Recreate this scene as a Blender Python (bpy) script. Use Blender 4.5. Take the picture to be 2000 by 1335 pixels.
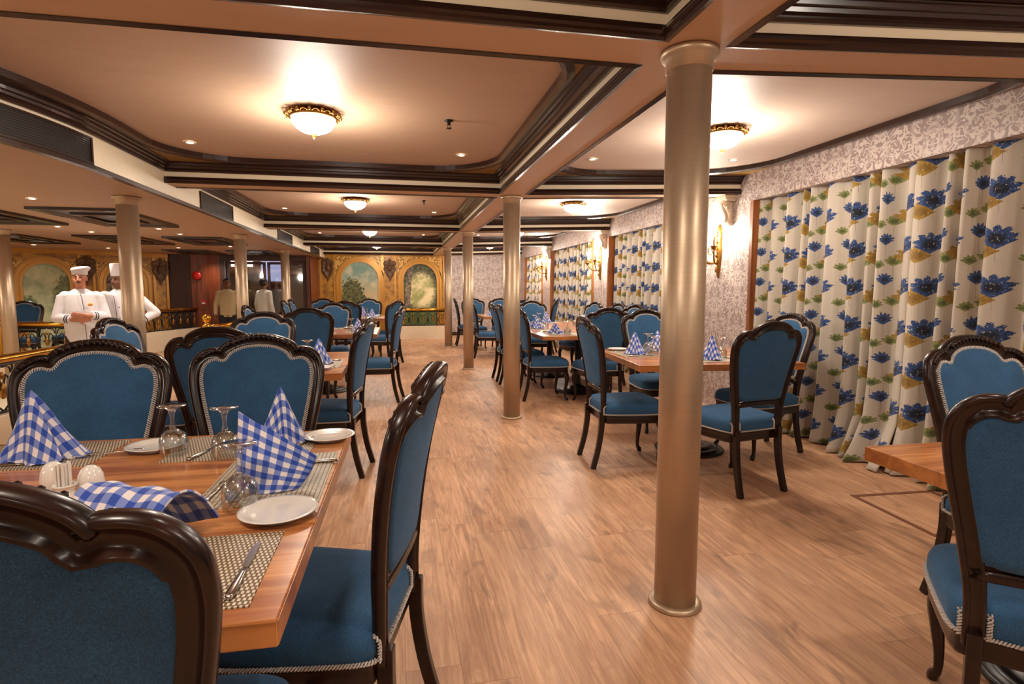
import bpy, math, random
import numpy as np
from mathutils import Vector, Matrix
random.seed(7)
S = bpy.context.scene
for o in list(bpy.data.objects): bpy.data.objects.remove(o)
COL = S.collection
PI = math.pi

# ---------------------------------------------------------------- camera, world, exposure
CAM_H = 1.3
def build_camera():
    f, cx, cy = 1100.0, 1000.0, 667.5
    p = math.atan((cy - 565) / f)                       # pitched down to the horizon line
    vx, vz = (778 - cx) / f, 1.0
    hz = math.cos(p) + ((cy - 565) / f) * math.sin(p)
    yaw = math.atan2(-vx, hz)                           # turned right of the room's long axis
    cd = bpy.data.cameras.new('camera'); cd.sensor_width = 36.0
    cd.lens = 36.0 * f / 2000.0; cd.clip_start = 0.02; cd.clip_end = 60
    c = bpy.data.objects.new('camera', cd); COL.objects.link(c)
    c.location = (0, 0, CAM_H); c.rotation_euler = (PI / 2 - p, 0, -yaw)
    S.camera = c
build_camera()
w = bpy.data.worlds.new('world'); S.world = w; w.use_nodes = True
w.node_tree.nodes['Background'].inputs[0].default_value = (1.0, 0.72, 0.5, 1)
w.node_tree.nodes['Background'].inputs[1].default_value = 0.02
S.view_settings.view_transform = 'Standard'; S.view_settings.look = 'None'
S.view_settings.gamma = 1.0; S.view_settings.use_curve_mapping = False
S.view_settings.exposure = -0.1
WARM = (1.0, 0.70, 0.46)
BOWL_E, SPOT_W, BULB_E = 12.0, 11.0, 150.0
BAY_LAMP_W = 34.0

# ---------------------------------------------------------------- object helpers
def link(o, parent=None):
    COL.objects.link(o)
    if parent is not None: o.parent = parent
    return o
def mesh(name, verts, faces, m=None, parent=None, smooth=False, uv=None, loc=None):
    me = bpy.data.meshes.new(name)
    me.from_pydata([tuple(map(float, v)) for v in verts], [], faces); me.update()
    if smooth: me.polygons.foreach_set('use_smooth', [True] * len(me.polygons))
    if uv is not None:
        l = me.uv_layers.new(name='UVMap')
        idx = np.empty(len(me.loops), int); me.loops.foreach_get('vertex_index', idx)
        l.data.foreach_set('uv', np.array(uv, float)[idx].ravel())
    if m is not None:
        for k in (m if isinstance(m, list) else [m]): me.materials.append(k)
    o = bpy.data.objects.new(name, me)
    if loc: o.location = loc
    return link(o, parent)
def empty(name, loc=(0, 0, 0), rz=0.0, scale=1.0):
    o = bpy.data.objects.new(name, None); o.empty_display_size = .1
    o.location = loc; o.rotation_euler = (0, 0, rz); o.scale = (scale,) * 3
    return link(o)
def tag(o, label, cat, group=None, kind=None):
    o['label'] = label; o['category'] = cat
    if group: o['group'] = group
    if kind: o['kind'] = kind
    return o
def struct(name, verts, faces, m, smooth=False, uv=None, label=None, parent=None):
    o = mesh(name, verts, faces, m, parent, smooth, uv)
    if parent is None: o['kind'] = 'structure'
    if label: o['label'] = label
    return o
def dup(root):
    r = root.copy(); COL.objects.link(r)
    for ch in root.children:
        c = ch.copy(); COL.objects.link(c); c.parent = r
        for g in ch.children:
            d = g.copy(); COL.objects.link(d); d.parent = c
    return r
def sharp_mod(o, w=0.003, seg=2):
    b = o.modifiers.new('bevel', 'BEVEL'); b.width = w; b.segments = seg; b.limit_method = 'ANGLE'
    return o

class MB:
    """collects shapes of ONE part"""
    def __init__(s): s.v = []; s.f = []; s.uv = []
    def add(s, v, f, uv=None):
        n = len(s.v); s.v += [tuple(p) for p in v]; s.f += [tuple(i + n for i in q) for q in f]
        s.uv += list(uv) if uv is not None else [(0, 0)] * len(v); return s
    def box(s, c, d, rz=0):
        x, y, z = d[0] / 2, d[1] / 2, d[2] / 2; ca, sa = math.cos(rz), math.sin(rz)
        v = []
        for i in (-1, 1):
            for j in (-1, 1):
                for k in (-1, 1):
                    a, b = i * x, j * y
                    v.append((c[0] + a * ca - b * sa, c[1] + a * sa + b * ca, c[2] + k * z))
        return s.add(v, [(0, 1, 3, 2), (4, 6, 7, 5), (0, 4, 5, 1), (2, 3, 7, 6), (0, 2, 6, 4), (1, 5, 7, 3)])
    def lathe(s, prof, seg=24, c=(0, 0, 0), cap=True):
        v = []; f = []
        for r, z in prof:
            for i in range(seg):
                a = 2 * PI * i / seg; v.append((c[0] + r * math.cos(a), c[1] + r * math.sin(a), c[2] + z))
        for k in range(len(prof) - 1):
            for i in range(seg):
                j = (i + 1) % seg; f.append((k * seg + i, k * seg + j, (k + 1) * seg + j, (k + 1) * seg + i))
        if cap:
            f.append(tuple(reversed(range(seg)))); f.append(tuple(range((len(prof) - 1) * seg, len(prof) * seg)))
        return s.add(v, f)
    def tube(s, path, rad, seg=8, closed=False, flat=1.0, up=None):
        P = [Vector(p) for p in path]; n = len(P)
        R = rad if isinstance(rad, (list, tuple)) else [rad] * n
        v = []; f = []; N = None
        for i in range(n):
            if closed: t = (P[(i + 1) % n] - P[i - 1])
            else: t = P[min(i + 1, n - 1)] - P[max(i - 1, 0)]
            t = t.normalized() if t.length > 1e-9 else Vector((0, 0, 1))
            if N is None:
                N = Vector(up) if up is not None else (Vector((0, 0, 1)) if abs(t.z) < .9 else Vector((1, 0, 0)))
            if up is not None: N = Vector(up)
            N = (N - t * N.dot(t)); N = N.normalized() if N.length > 1e-6 else t.orthogonal().normalized()
            B = t.cross(N)
            for k in range(seg):
                a = 2 * PI * k / seg
                v.append(tuple(P[i] + N * (R[i] * math.cos(a)) + B * (R[i] * flat * math.sin(a))))
        m = n if closed else n - 1
        for i in range(m):
            a, b = i * seg, ((i + 1) % n) * seg
            for k in range(seg):
                j = (k + 1) % seg; f.append((a + k, a + j, b + j, b + k))
        if not closed:
            f.append(tuple(reversed(range(seg)))); f.append(tuple(range((n - 1) * seg, n * seg)))
        return s.add(v, f)
    def ell(s, c, r, seg=14, rings=9, rot=None):
        v = []; f = []
        M = rot if rot is not None else Matrix.Identity(3)
        for k in range(rings + 1):
            p = PI * k / rings
            for i in range(seg):
                a = 2 * PI * i / seg
                q = M @ Vector((r[0] * math.sin(p) * math.cos(a), r[1] * math.sin(p) * math.sin(a), r[2] * math.cos(p)))
                v.append((c[0] + q.x, c[1] + q.y, c[2] + q.z))
        for k in range(rings):
            for i in range(seg):
                j = (i + 1) % seg; f.append((k * seg + i, (k + 1) * seg + i, (k + 1) * seg + j, k * seg + j))
        return s.add(v, f)
    def rings(s, rs, capa=True, capb=True, closed=True):
        n = len(rs[0]); v = [p for r in rs for p in r]; f = []
        for k in range(len(rs) - 1):
            for i in range(n if closed else n - 1):
                j = (i + 1) % n; f.append((k * n + i, k * n + j, (k + 1) * n + j, (k + 1) * n + i))
        if capa: f.append(tuple(reversed(range(n))))
        if capb: f.append(tuple(range((len(rs) - 1) * n, len(rs) * n)))
        return s.add(v, f)
    def sweep(s, path, norms, section, closed=False, scale=None):
        """section points (n, b): n along given normal, b = tangent x normal"""
        n = len(path); v = []; f = []; k = len(section)
        for i in range(n):
            P = Vector(path[i])
            t = Vector(path[(i + 1) % n]) - Vector(path[i - 1]) if closed else Vector(path[min(i + 1, n - 1)]) - Vector(path[max(i - 1, 0)])
            t.normalize(); N = Vector(norms[i]); N = (N - t * N.dot(t)).normalized(); B = t.cross(N)
            q = 1 if scale is None else scale[i]
            for a, b in section: v.append(tuple(P + N * (a * q) + B * (b * q)))
        for i in range(n if closed else n - 1):
            a, b = i * k, ((i + 1) % n) * k
            for j in range(k): f.append((a + j, a + (j + 1) % k, b + (j + 1) % k, b + j))
        if not closed:
            f.append(tuple(reversed(range(k)))); f.append(tuple(range((n - 1) * k, n * k)))
        return s.add(v, f)
    def build(s, name, m, parent=None, smooth=False, uv=False, loc=None):
        return mesh(name, s.v, s.f, m, parent, smooth, s.uv if uv else None, loc)

def spline(pts, n=8):
    P = [Vector(p) for p in pts]; P = [P[0] * 2 - P[1]] + P + [P[-1] * 2 - P[-2]]; out = []
    for i in range(1, len(P) - 2):
        a, b, c, d = P[i - 1:i + 3]
        for k in range(n):
            t = k / n
            out.append(tuple(.5 * ((2 * b) + (c - a) * t + (2 * a - 5 * b + 4 * c - d) * t * t + (3 * b - a - 3 * c + d) * t ** 3)))
    out.append(tuple(P[-2])); return out
def ss(a, b, x):
    t = min(1, max(0, (x - a) / (b - a))); return t * t * (3 - 2 * t)
def sh(y): return 0.003 * (y - 2)                       # the deck's slight sheer

# ---------------------------------------------------------------- materials
class NX:
    """tiny arithmetic on shader sockets"""
    def __init__(s, nt, sock): s.nt = nt; s.s = sock
    def _op(s, op, *o):
        n = s.nt.nodes.new('ShaderNodeMath'); n.operation = op
        for i, a in enumerate((s,) + o):
            if isinstance(a, NX): s.nt.links.new(a.s, n.inputs[i])
            else: n.inputs[i].default_value = a
        return NX(s.nt, n.outputs[0])
    def __add__(s, o): return s._op('ADD', o)
    def __radd__(s, o): return s._op('ADD', o)
    def __sub__(s, o): return s._op('SUBTRACT', o)
    def __rsub__(s, o): return s._op('MULTIPLY', -1.0)._op('ADD', o)
    def __mul__(s, o): return s._op('MULTIPLY', o)
    def __rmul__(s, o): return s._op('MULTIPLY', o)
    def __truediv__(s, o): return s._op('DIVIDE', o)
    def __pow__(s, o): return s._op('POWER', o)
    def fract(s): return s._op('FRACT')
    def floor(s): return s._op('FLOOR')
    def abs(s): return s._op('ABSOLUTE')
    def sin(s): return s._op('SINE')
    def sqrt(s): return s._op('SQRT')
    def lt(s, o): return s._op('LESS_THAN', o)
    def gt(s, o): return s._op('GREATER_THAN', o)
    def max(s, o): return s._op('MAXIMUM', o)
    def min(s, o): return s._op('MINIMUM', o)
    def atan2(s, o): return s._op('ARCTAN2', o)
    def step(s, a, b):
        n = s.nt.nodes.new('ShaderNodeMapRange'); n.interpolation_type = 'SMOOTHSTEP'
        s.nt.links.new(s.s, n.inputs[0]); n.inputs[1].default_value = a; n.inputs[2].default_value = b
        return NX(s.nt, n.outputs[0])

class Mat:
    def __init__(s, name, base=(.8, .8, .8), rough=.5, metal=0.0, **kw):
        s.m = bpy.data.materials.new(name); s.m.use_nodes = True; s.nt = s.m.node_tree
        s.b = s.nt.nodes['Principled BSDF']
        s.b.inputs['Base Color'].default_value = (*base, 1); s.b.inputs['Roughness'].default_value = rough
        s.b.inputs['Metallic'].default_value = metal
        for k, v in kw.items(): s.b.inputs[k.replace('_', ' ')].default_value = v
    def obj(s):
        n = s.nt.nodes.new('ShaderNodeTexCoord'); return n.outputs['Object']
    def pos(s):
        n = s.nt.nodes.new('ShaderNodeNewGeometry'); return n.outputs['Position']
    def uv(s):
        n = s.nt.nodes.new('ShaderNodeTexCoord'); return n.outputs['UV']
    def xyz(s, v):
        n = s.nt.nodes.new('ShaderNodeSeparateXYZ'); s.nt.links.new(v, n.inputs[0])
        return [NX(s.nt, o) for o in n.outputs]
    def vec(s, x, y, z=0.0):
        n = s.nt.nodes.new('ShaderNodeCombineXYZ')
        for i, a in enumerate((x, y, z)):
            if isinstance(a, NX): s.nt.links.new(a.s, n.inputs[i])
            else: n.inputs[i].default_value = a
        return n.outputs[0]
    def noise(s, v, scale=5, detail=3, rough=.5, dist=0.0):
        n = s.nt.nodes.new('ShaderNodeTexNoise'); s.nt.links.new(v, n.inputs['Vector'])
        n.inputs['Scale'].default_value = scale; n.inputs['Detail'].default_value = detail
        n.inputs['Roughness'].default_value = rough; n.inputs['Distortion'].default_value = dist
        return NX(s.nt, n.outputs[0])
    def white(s, v):
        n = s.nt.nodes.new('ShaderNodeTexWhiteNoise'); n.noise_dimensions = '3D'; s.nt.links.new(v, n.inputs[0])
        return NX(s.nt, n.outputs[0])
    def voro(s, v, scale=5, feature='F1'):
        n = s.nt.nodes.new('ShaderNodeTexVoronoi'); n.feature = feature; s.nt.links.new(v, n.inputs['Vector'])
        n.inputs['Scale'].default_value = scale; return NX(s.nt, n.outputs[0])
    def mix(s, fac, a, b):
        n = s.nt.nodes.new('ShaderNodeMix'); n.data_type = 'RGBA'
        def setc(i, c):
            if isinstance(c, tuple): n.inputs[i].default_value = (*c, 1)
            else: s.nt.links.new(c, n.inputs[i])
        if isinstance(fac, NX): s.nt.links.new(fac.s, n.inputs[0])
        else: n.inputs[0].default_value = fac
        setc(6, a); setc(7, b); return n.outputs[2]
    def color(s, c): s.nt.links.new(c, s.b.inputs['Base Color']); return s
    def rough(s, r): s.nt.links.new(r.s, s.b.inputs['Roughness']); return s
    def bump(s, h, strength=.3, dist=.01):
        n = s.nt.nodes.new('ShaderNodeBump'); n.inputs['Strength'].default_value = strength
        n.inputs['Distance'].default_value = dist; s.nt.links.new(h.s, n.inputs['Height'])
        s.nt.links.new(n.outputs[0], s.b.inputs['Normal']); return s
M = {}
def srgb(r, g, b):
    return tuple(((c / 255) / 12.92 if c / 255 <= .04045 else ((c / 255 + .055) / 1.055) ** 2.4) for c in (r, g, b))

# laminate floor: planks running down the room
m = Mat('laminate_floor', rough=.33); x, y, z = m.xyz(m.pos())
u = x / .19; row = u.floor(); off = m.white(m.vec(row, 3.0)); v = y / 1.28 + off * 7.0; cid = v.floor()
rnd = m.white(m.vec(row, cid, 1.0)); rnd2 = m.white(m.vec(row, cid, 5.0))
g1 = m.noise(m.vec(x * 30 + rnd * 40, y * 2.2 + rnd2 * 30, rnd * 10), 1.0, 5, .65, 1.2)
g2 = m.noise(m.vec(x * 110 + rnd * 90, y * 4.0, rnd2 * 4), 1.0, 3, .7)
kn = m.noise(m.vec(x * 9 + rnd * 50, y * 3.2 + rnd2 * 20, 0.0), 1.0, 3, .55, .8).step(.54, .72); mot = m.noise(m.vec(x * 2.2 + rnd * 9, y * 1.1 + rnd2 * 9, 4.0), 1.0, 3, .6).step(.35, .7)
c = m.mix(g1.step(.30, .70), srgb(228, 180, 140), srgb(168, 120, 88))
c = m.mix(mot * .6, c, srgb(156, 112, 82)); c = m.mix(kn * .6, c, srgb(100, 70, 54)); c = m.mix(g2.step(.45, .72) * .45, c, srgb(130, 88, 62))
c = m.mix(rnd * .25, c, srgb(230, 186, 148))
fu = u.fract(); fv = v.fract()
seam = fu.lt(.012).max(fv.lt(.0022)); c = m.mix(seam * .5, c, srgb(95, 58, 40)); m.color(c)
m.rough(g2 * .16 + .36); m.bump(g2 - seam, .12, .002); M['floor'] = m.m

def wood(name, c1, c2, rough=.25, ax=0, sc=1.0, k=1.0):
    m = Mat(name, rough=rough); P = m.xyz(m.obj()); q = [P[0] * 14 * sc, P[1] * 14 * sc, P[2] * 14 * sc]; q[ax] = P[ax] * 1.1 * sc
    g = m.noise(m.vec(*q), 1.0, 4, .6, 1.0); q2 = [P[0] * 90 * sc, P[1] * 90 * sc, P[2] * 90 * sc]; q2[ax] = P[ax] * 3 * sc
    g2 = m.noise(m.vec(*q2), 1.0, 2, .6)
    c = m.mix(g.step(.35, .68), c1, c2); c = m.mix(g2.step(.5, .8) * .35 * k, c, tuple(a * .45 for a in c2)); m.color(c)
    return m.m
M['table'] = wood('table_wood', srgb(204, 138, 80), srgb(146, 84, 46), .22, 0)
M['table_edge'] = wood('table_edge_wood', srgb(190, 122, 66), srgb(150, 88, 44), .3, 0)
M['panel_wood'] = wood('mahogany_panel', srgb(128, 58, 22), srgb(84, 34, 12), .42, 2, .5)
M['panel_dark'] = wood('dark_panel', srgb(62, 28, 16), srgb(40, 18, 11), .5, 2, .5)
m = Mat('dark_moulding', srgb(46, 24, 17), .26, Coat_Weight=.3, Coat_Roughness=.12, Specular_IOR_Level=.4)
P = m.xyz(m.obj()); g = m.noise(m.vec(P[0] * 6, P[1] * 6, P[2] * 60), 1.0, 3, .6)
m.color(m.mix(g, srgb(30, 17, 13), srgb(54, 30, 21))); M['dark'] = m.m
m = Mat('chair_wood', srgb(34, 15, 11), .26, Coat_Weight=.18, Coat_Roughness=.12, Specular_IOR_Level=.35)
g = m.noise(m.obj(), 18, 3, .6); m.color(m.mix(g.step(.35, .7), srgb(22, 10, 8), srgb(44, 21, 14))); M['chair_wood'] = m.m

def fabric(name, ca, cb, sc=420):
    m = Mat(name, rough=.92, Sheen_Weight=.22, Sheen_Roughness=.35)
    m.b.inputs['Sheen Tint'].default_value = (.35, .6, 1, 1)
    P = m.xyz(m.obj()); n1 = m.noise(m.vec(P[0] * 1.0, P[1], P[2] * 3.0), sc / 1.6, 2, .7); n2 = m.noise(m.vec(P[0] * 3.0, P[1] * 3.0, P[2]), sc / 2, 2, .7)
    n3 = m.noise(m.obj(), 9, 3, .5)
    t = (n1 + n2) * .5
    c = m.mix(t.step(.28, .72), ca, cb); c = m.mix(n3.step(.35, .75) * .3, c, tuple(a * .7 for a in ca)); m.color(c)
    m.bump(t, .35, .002); return m.m
M['blue'] = fabric('blue_chenille', srgb(22, 54, 84), srgb(54, 104, 146))
m = Mat('braid_cord', srgb(190, 180, 172), .7); M['braid'] = m.m

# checked napkin cloth
m = Mat('checked_cotton', rough=.85, Sheen_Weight=.2); a, b, _ = m.xyz(m.uv())
fa = (a * 20).fract().gt(.5); fb = (b * 20).fract().gt(.5)
c = m.mix(((fa + fb) * .5), srgb(222, 212, 208), srgb(30, 66, 158))
c = m.mix((fa + fb).gt(.5) * (fa + fb).lt(1.5) , c, srgb(112, 128, 188))
m.color(c); n = m.noise(m.vec(a * 400, b * 400), 1.0, 2); m.bump(n, .2, .001); M['napkin'] = m.m
# woven placemat
m = Mat('woven_vinyl', rough=.55); x, y, z = m.xyz(m.obj())
X = x / .009; Y = y / .012; par = (Y.floor() * .5).fract() * 1.0
cell = (X + par).fract(); cl = (cell - .5).abs().lt(.27) * ((Y.fract() - .5).abs().lt(.36))
m.color(m.mix(cl, srgb(96, 72, 44), srgb(208, 194, 170))); m.bump(cl, .6, .002); M['mat'] = m.m
M['porcelain'] = Mat('white_porcelain', srgb(226, 220, 212), .12, Coat_Weight=.4).m
M['steel'] = Mat('cutlery_steel', srgb(190, 186, 180), .18, 1.0).m
M['iron'] = Mat('black_cast_iron', srgb(24, 22, 22), .3, .3).m
M['pick'] = Mat('toothpick_wood', srgb(214, 190, 150), .7).m
# thin drinking glass
m = Mat('clear_glass'); nt = m.nt; out = nt.nodes['Material Output']; nt.nodes.remove(m.b)
tr = nt.nodes.new('ShaderNodeBsdfTransparent'); tr.inputs[0].default_value = (.93, .95, .95, 1)
gl = nt.nodes.new('ShaderNodeBsdfGlossy'); gl.inputs['Roughness'].default_value = .03
lw = nt.nodes.new('ShaderNodeLayerWeight'); lw.inputs[0].default_value = .35
mp = nt.nodes.new('ShaderNodeMath'); mp.operation = 'MULTIPLY_ADD'; mp.inputs[1].default_value = .80; mp.inputs[2].default_value = .12
mx = nt.nodes.new('ShaderNodeMixShader'); nt.links.new(lw.outputs['Facing'], mp.inputs[0]); nt.links.new(mp.outputs[0], mx.inputs[0])
nt.links.new(tr.outputs[0], mx.inputs[1]); nt.links.new(gl.outputs[0], mx.inputs[2]); nt.links.new(mx.outputs[0], out.inputs[0]); M['glass'] = m.m

def paint(name, c, rough=.35, bump=.05, streak=.12):
    m = Mat(name, c, rough); P = m.xyz(m.pos()); n = m.noise(m.vec(P[0] * 2.2, P[1] * 9, P[2] * 4), 1.0, 5, .65, .8)
    m.color(m.mix(n.step(.3, .75) * streak, c, tuple(a * .55 for a in c))); m.rough(n * .18 + (rough - .09)); m.bump(n, bump, .02); return m.m
M['ceil'] = paint('tan_ceiling_paint', srgb(186, 156, 132), .54, .08)
M['ceil_r'] = paint('rose_ceiling_paint', srgb(204, 182, 166), .54, .08)
M['beam'] = paint('beam_paint', srgb(208, 176, 148), .55, .04, .05)
M['cream'] = paint('cream_paint', srgb(222, 204, 176), .5, .03, .03)
M['goldpaint'] = paint('gold_spandrel', srgb(150, 110, 42), .35, .06, .5)
m = Mat('brushed_column_paint', srgb(186, 160, 132), .38, .65); P = m.xyz(m.pos())
n = m.noise(m.vec(P[0] * 3, P[1] * 3, P[2] * 260), 1.0, 2, .6); m.color(m.mix(n, srgb(176, 152, 126), srgb(194, 172, 146))); m.rough(n * .1 + .34); m.bump(n, .04, .001)
M['column'] = m.m
m = Mat('polished_brass', srgb(214, 158, 62), .16, 1.0); n = m.noise(m.pos(), 14, 3); m.rough(n * .2 + .08); m.bump(n, .08, .004); M['brass'] = m.m
m = Mat('antique_gilt', srgb(150, 104, 48), .32, .85); n = m.noise(m.obj(), 60, 3); m.color(m.mix(n, srgb(84, 52, 24), srgb(198, 146, 70))); M['gilt'] = m.m

def emis(name, col, st):
    m = bpy.data.materials.new(name); m.use_nodes = True; b = m.node_tree.nodes['Principled BSDF']
    b.inputs['Base Color'].default_value = (.8, .75, .7, 1); b.inputs['Emission Color'].default_value = (*col, 1); b.inputs['Emission Strength'].default_value = st
    return m
M['bowl'] = emis('lit_opal_glass', (1, .93, .84), BOWL_E)
M['bulb'] = emis('lit_bulb', (1, .90, .76), BULB_E)
M['spot'] = emis('lit_downlight', (1, .92, .80), 40)
M['white_metal'] = Mat('downlight_ring', srgb(214, 200, 180), .4).m
M['neon_red'] = emis('red_sign_light', (1, .12, .08), 1.2)
M['lit_panel'] = emis('lilac_lit_screen', (.50, .55, .95), .8)
M['lit_white'] = emis('white_light_panel', (1, .95, .85), 3)

# damask wallpaper
def damask(name, ax):
    m = Mat(name, rough=.5); P = m.xyz(m.pos()); a = P[ax]; zz = P[2]
    U = a / .42; V = zz / .56; half = (U.floor() * .5).fract() * 1.0; V = V + half
    fu = (U.fract() - .5).abs(); fv = V.fract(); fvm = (fv - .5).abs()
    n = m.noise(m.vec(fu * 3.2, fv * 3.6, 2.0), 1.7, 2.2, .5, 1.9)
    leaf = (n - .5).abs().step(.065, .03)
    og = (fu * 2.0 + ((fv * 2 * PI).sin() * .28) - .45).abs().step(.10, .05)
    med = ((fu * fu * 5.0 + fvm * fvm * 2.6).sqrt())
    ring = (med - .36).abs().step(.05, .02); core = (med * 30).sin().step(.2, .7) * med.lt(.3)
    f = leaf.max(og * .35).max(ring * .5).max(core * .5)
    fine = m.noise(m.vec(a * 260, zz * 260, 0.0), 1.0, 1)
    c = m.mix(f * .68, srgb(146, 126, 122), srgb(220, 206, 196)); c = m.mix(fine.step(.4, .7) * .25, c, srgb(128, 106, 98)); m.color(c)
    m.rough(0.62 - f * .3) if False else None
    m.bump(f, .15, .002); return m.m
M['damask_y'] = damask('damask_wallpaper', 1); M['damask_x'] = damask('damask_wallpaper_end', 0)

# floral curtain print
m = Mat('floral_curtain_cloth', rough=.8, Sheen_Weight=.15); a, b, _ = m.xyz(m.uv())
TW, TH = .48, .29
big = m.noise(m.vec(a * 55, b * 55), 1.0, 3, .7); strk = m.noise(m.vec(a * 60, b * 160), 1.0, 2, .7, 1.0)
base = m.mix(m.noise(m.vec(a * 200, b * 900), 1.0, 1).step(.3, .8) * .3, srgb(196, 186, 172), srgb(170, 158, 142))
def flower(cu, cv, w, h, lob, seed):
    lu = ((a / TW - cu + .5).fract() - .5) * TW; lv = ((b / TH - cv + .5).fract() - .5) * TH
    X = lu / (w * 1.42); Y = lv / (h * 1.42); r = (X * X + Y * Y).sqrt(); th = Y.atan2(X)
    edge = (th * (lob + 1.0) + seed).sin().abs() * .34 + .66 + (big - .5) * .9
    cup = (X.abs() * .75 - Y * 1.0).lt(.78)
    f = r.lt(edge) * cup
    stem = (lu + (lv * 25).sin() * .002).abs().lt(.0011) * lv.lt(-h * .5) * lv.gt(-h * .5 - .11)
    return f, stem, X, Y
c = base
for cu, cv, w_, h_, lob, sd, c1, c2, c3 in [
        (.62, .18, .048, .030, 3, .3, (136, 142, 82), (84, 94, 56), (176, 176, 108)),
        (.86, .10, .040, .026, 4, 1.3, (126, 132, 78), (76, 86, 50), (168, 170, 100)),
        (.40, .28, .080, .050, 4, .8, (160, 126, 52), (126, 96, 38), (196, 164, 92)),
        (.74, .72, .046, .036, 5, .2, (52, 82, 134), (28, 40, 68), (120, 136, 172)),
        (.22, .52, .090, .056, 4, 0.0, (44, 76, 134), (18, 26, 42), (190, 190, 190))]:
    f, st, X, Y = flower(cu, cv, w_, h_, lob, sd)
    c = m.mix(st * .8, c, srgb(92, 84, 76))
    rr_ = (X * X + Y * Y).sqrt() + (strk - .5) * 1.2; pc = m.mix(rr_.step(.46, .30), srgb(*c1), srgb(*c2)); pc = m.mix(strk.step(.54, .60), pc, srgb(*c2)); pc = m.mix(big.step(.60, .64) * .8, pc, srgb(*c3))
    c = m.mix(f, c, pc)
m.color(c); m.bump(m.noise(m.vec(a * 500, b * 500), 1.0, 1), .2, .001); M['curtain'] = m.m
M['jacket'] = Mat('white_cotton_twill', srgb(204, 196, 198), .8, Sheen_Weight=.2).m
M['navy'] = Mat('navy_stripe', srgb(24, 28, 52), .8).m
M['trouser'] = Mat('black_trouser_cloth', srgb(20, 20, 24), .85).m
M['skin1'] = Mat('tan_skin', srgb(176, 112, 84), .5).m
M['skin2'] = Mat('brown_skin', srgb(112, 66, 46), .5).m
M['hair'] = Mat('black_hair', srgb(18, 14, 12), .6).m
M['beige'] = Mat('beige_shirt_cloth', srgb(172, 150, 112), .85).m
M['shirt'] = Mat('pale_shirt_cloth', srgb(206, 202, 190), .85).m
M['red'] = Mat('red_plastic', srgb(170, 20, 16), .35).m
M['eye'] = Mat('dark_eye', srgb(20, 14, 12), .2).m
M['gold_badge'] = Mat('orange_embroidery', srgb(214, 150, 60), .7).m
# ================================================================ SETTING
FAR_Y, WOOD_Y, WALL_X = 16.0, 14.5, 3.42
XL0, XL1, XR0 = -1.93, .97, 1.22            # left bays, gap of the long beam, right bays
BEAMS = [(-4.7, -4.46), (-1.56, -1.32), (1.98, 2.22), (5.38, 5.62), (9.0, 9.24), (12.55, 12.8), (15.75, 16.0)]
def fasc(y):                                # plan line of the fascia along the atrium side
    return XL0 - (0.17 * (4.3 - y) ** 2 if y < 4.3 and y > 2.0 else (0.17 * 2.3 ** 2 + .3 * (2.0 - y) if y <= 2.0 else 0))
def bend(x, y):                             # left bays follow the curved fascia
    if x > -.6: return x
    return x + (fasc(y) - XL0) * ss(-.6, XL0, x)
def skew(x, y):                             # the window-side frames run slightly askew
    return y - .055 * max(0, x - 1.24)
def rise(x):                                # and the deck head lifts a little towards the windows
    return .06 * max(0, min(1, (x - 1.24) / 2.18))
def rect_pts(x0, x1, y0, y1, n=20):
    P = []
    for i in range(n): P.append((x0, y0 + (y1 - y0) * i / n))
    for i in range(n): P.append((x0 + (x1 - x0) * i / n, y1))
    for i in range(n): P.append((x1, y1 + (y0 - y1) * i / n))
    for i in range(n): P.append((x1 + (x0 - x1) * i / n, y0))
    return P
def rr_pts(x0, x1, y0, y1, r, n=20):
    P = []
    k = n // 2
    def arc(cx, cy, a0, a1):
        for i in range(k):
            a = a0 + (a1 - a0) * i / k; P.append((cx + r * math.cos(a), cy + r * math.sin(a)))
    def line(a, b):
        for i in range(n - k): t = i / (n - k); P.append((a[0] + (b[0] - a[0]) * t, a[1] + (b[1] - a[1]) * t))
    arc_half = k
    # start at middle of the bottom-left corner so that points pair with rect_pts
    def corner(cx, cy, a0):
        return [(cx + r * math.cos(a0 - (PI / 2) * i / k), cy + r * math.sin(a0 - (PI / 2) * i / k)) for i in range(k + 1)]
    c1 = corner(x0 + r, y0 + r, 1.5 * PI); c2 = corner(x0 + r, y1 - r, PI); c3 = corner(x1 - r, y1 - r, .5 * PI); c4 = corner(x1 - r, y0 + r, 0)
    def side(ca, cb):                       # half a corner, a line, half a corner: n points
        h = k // 2; out = ca[h:]
        a, b = ca[-1], cb[0]; mid = n - (k - h) - h - 1
        for i in range(1, mid + 1): out.append((a[0] + (b[0] - a[0]) * i / (mid + 1), a[1] + (b[1] - a[1]) * i / (mid + 1)))
        out += cb[:h]; return out[:n] if len(out) >= n else out + [out[-1]] * (n - len(out))
    return side(c1, c2) + side(c2, c3) + side(c3, c4) + side(c4, c1)
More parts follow.
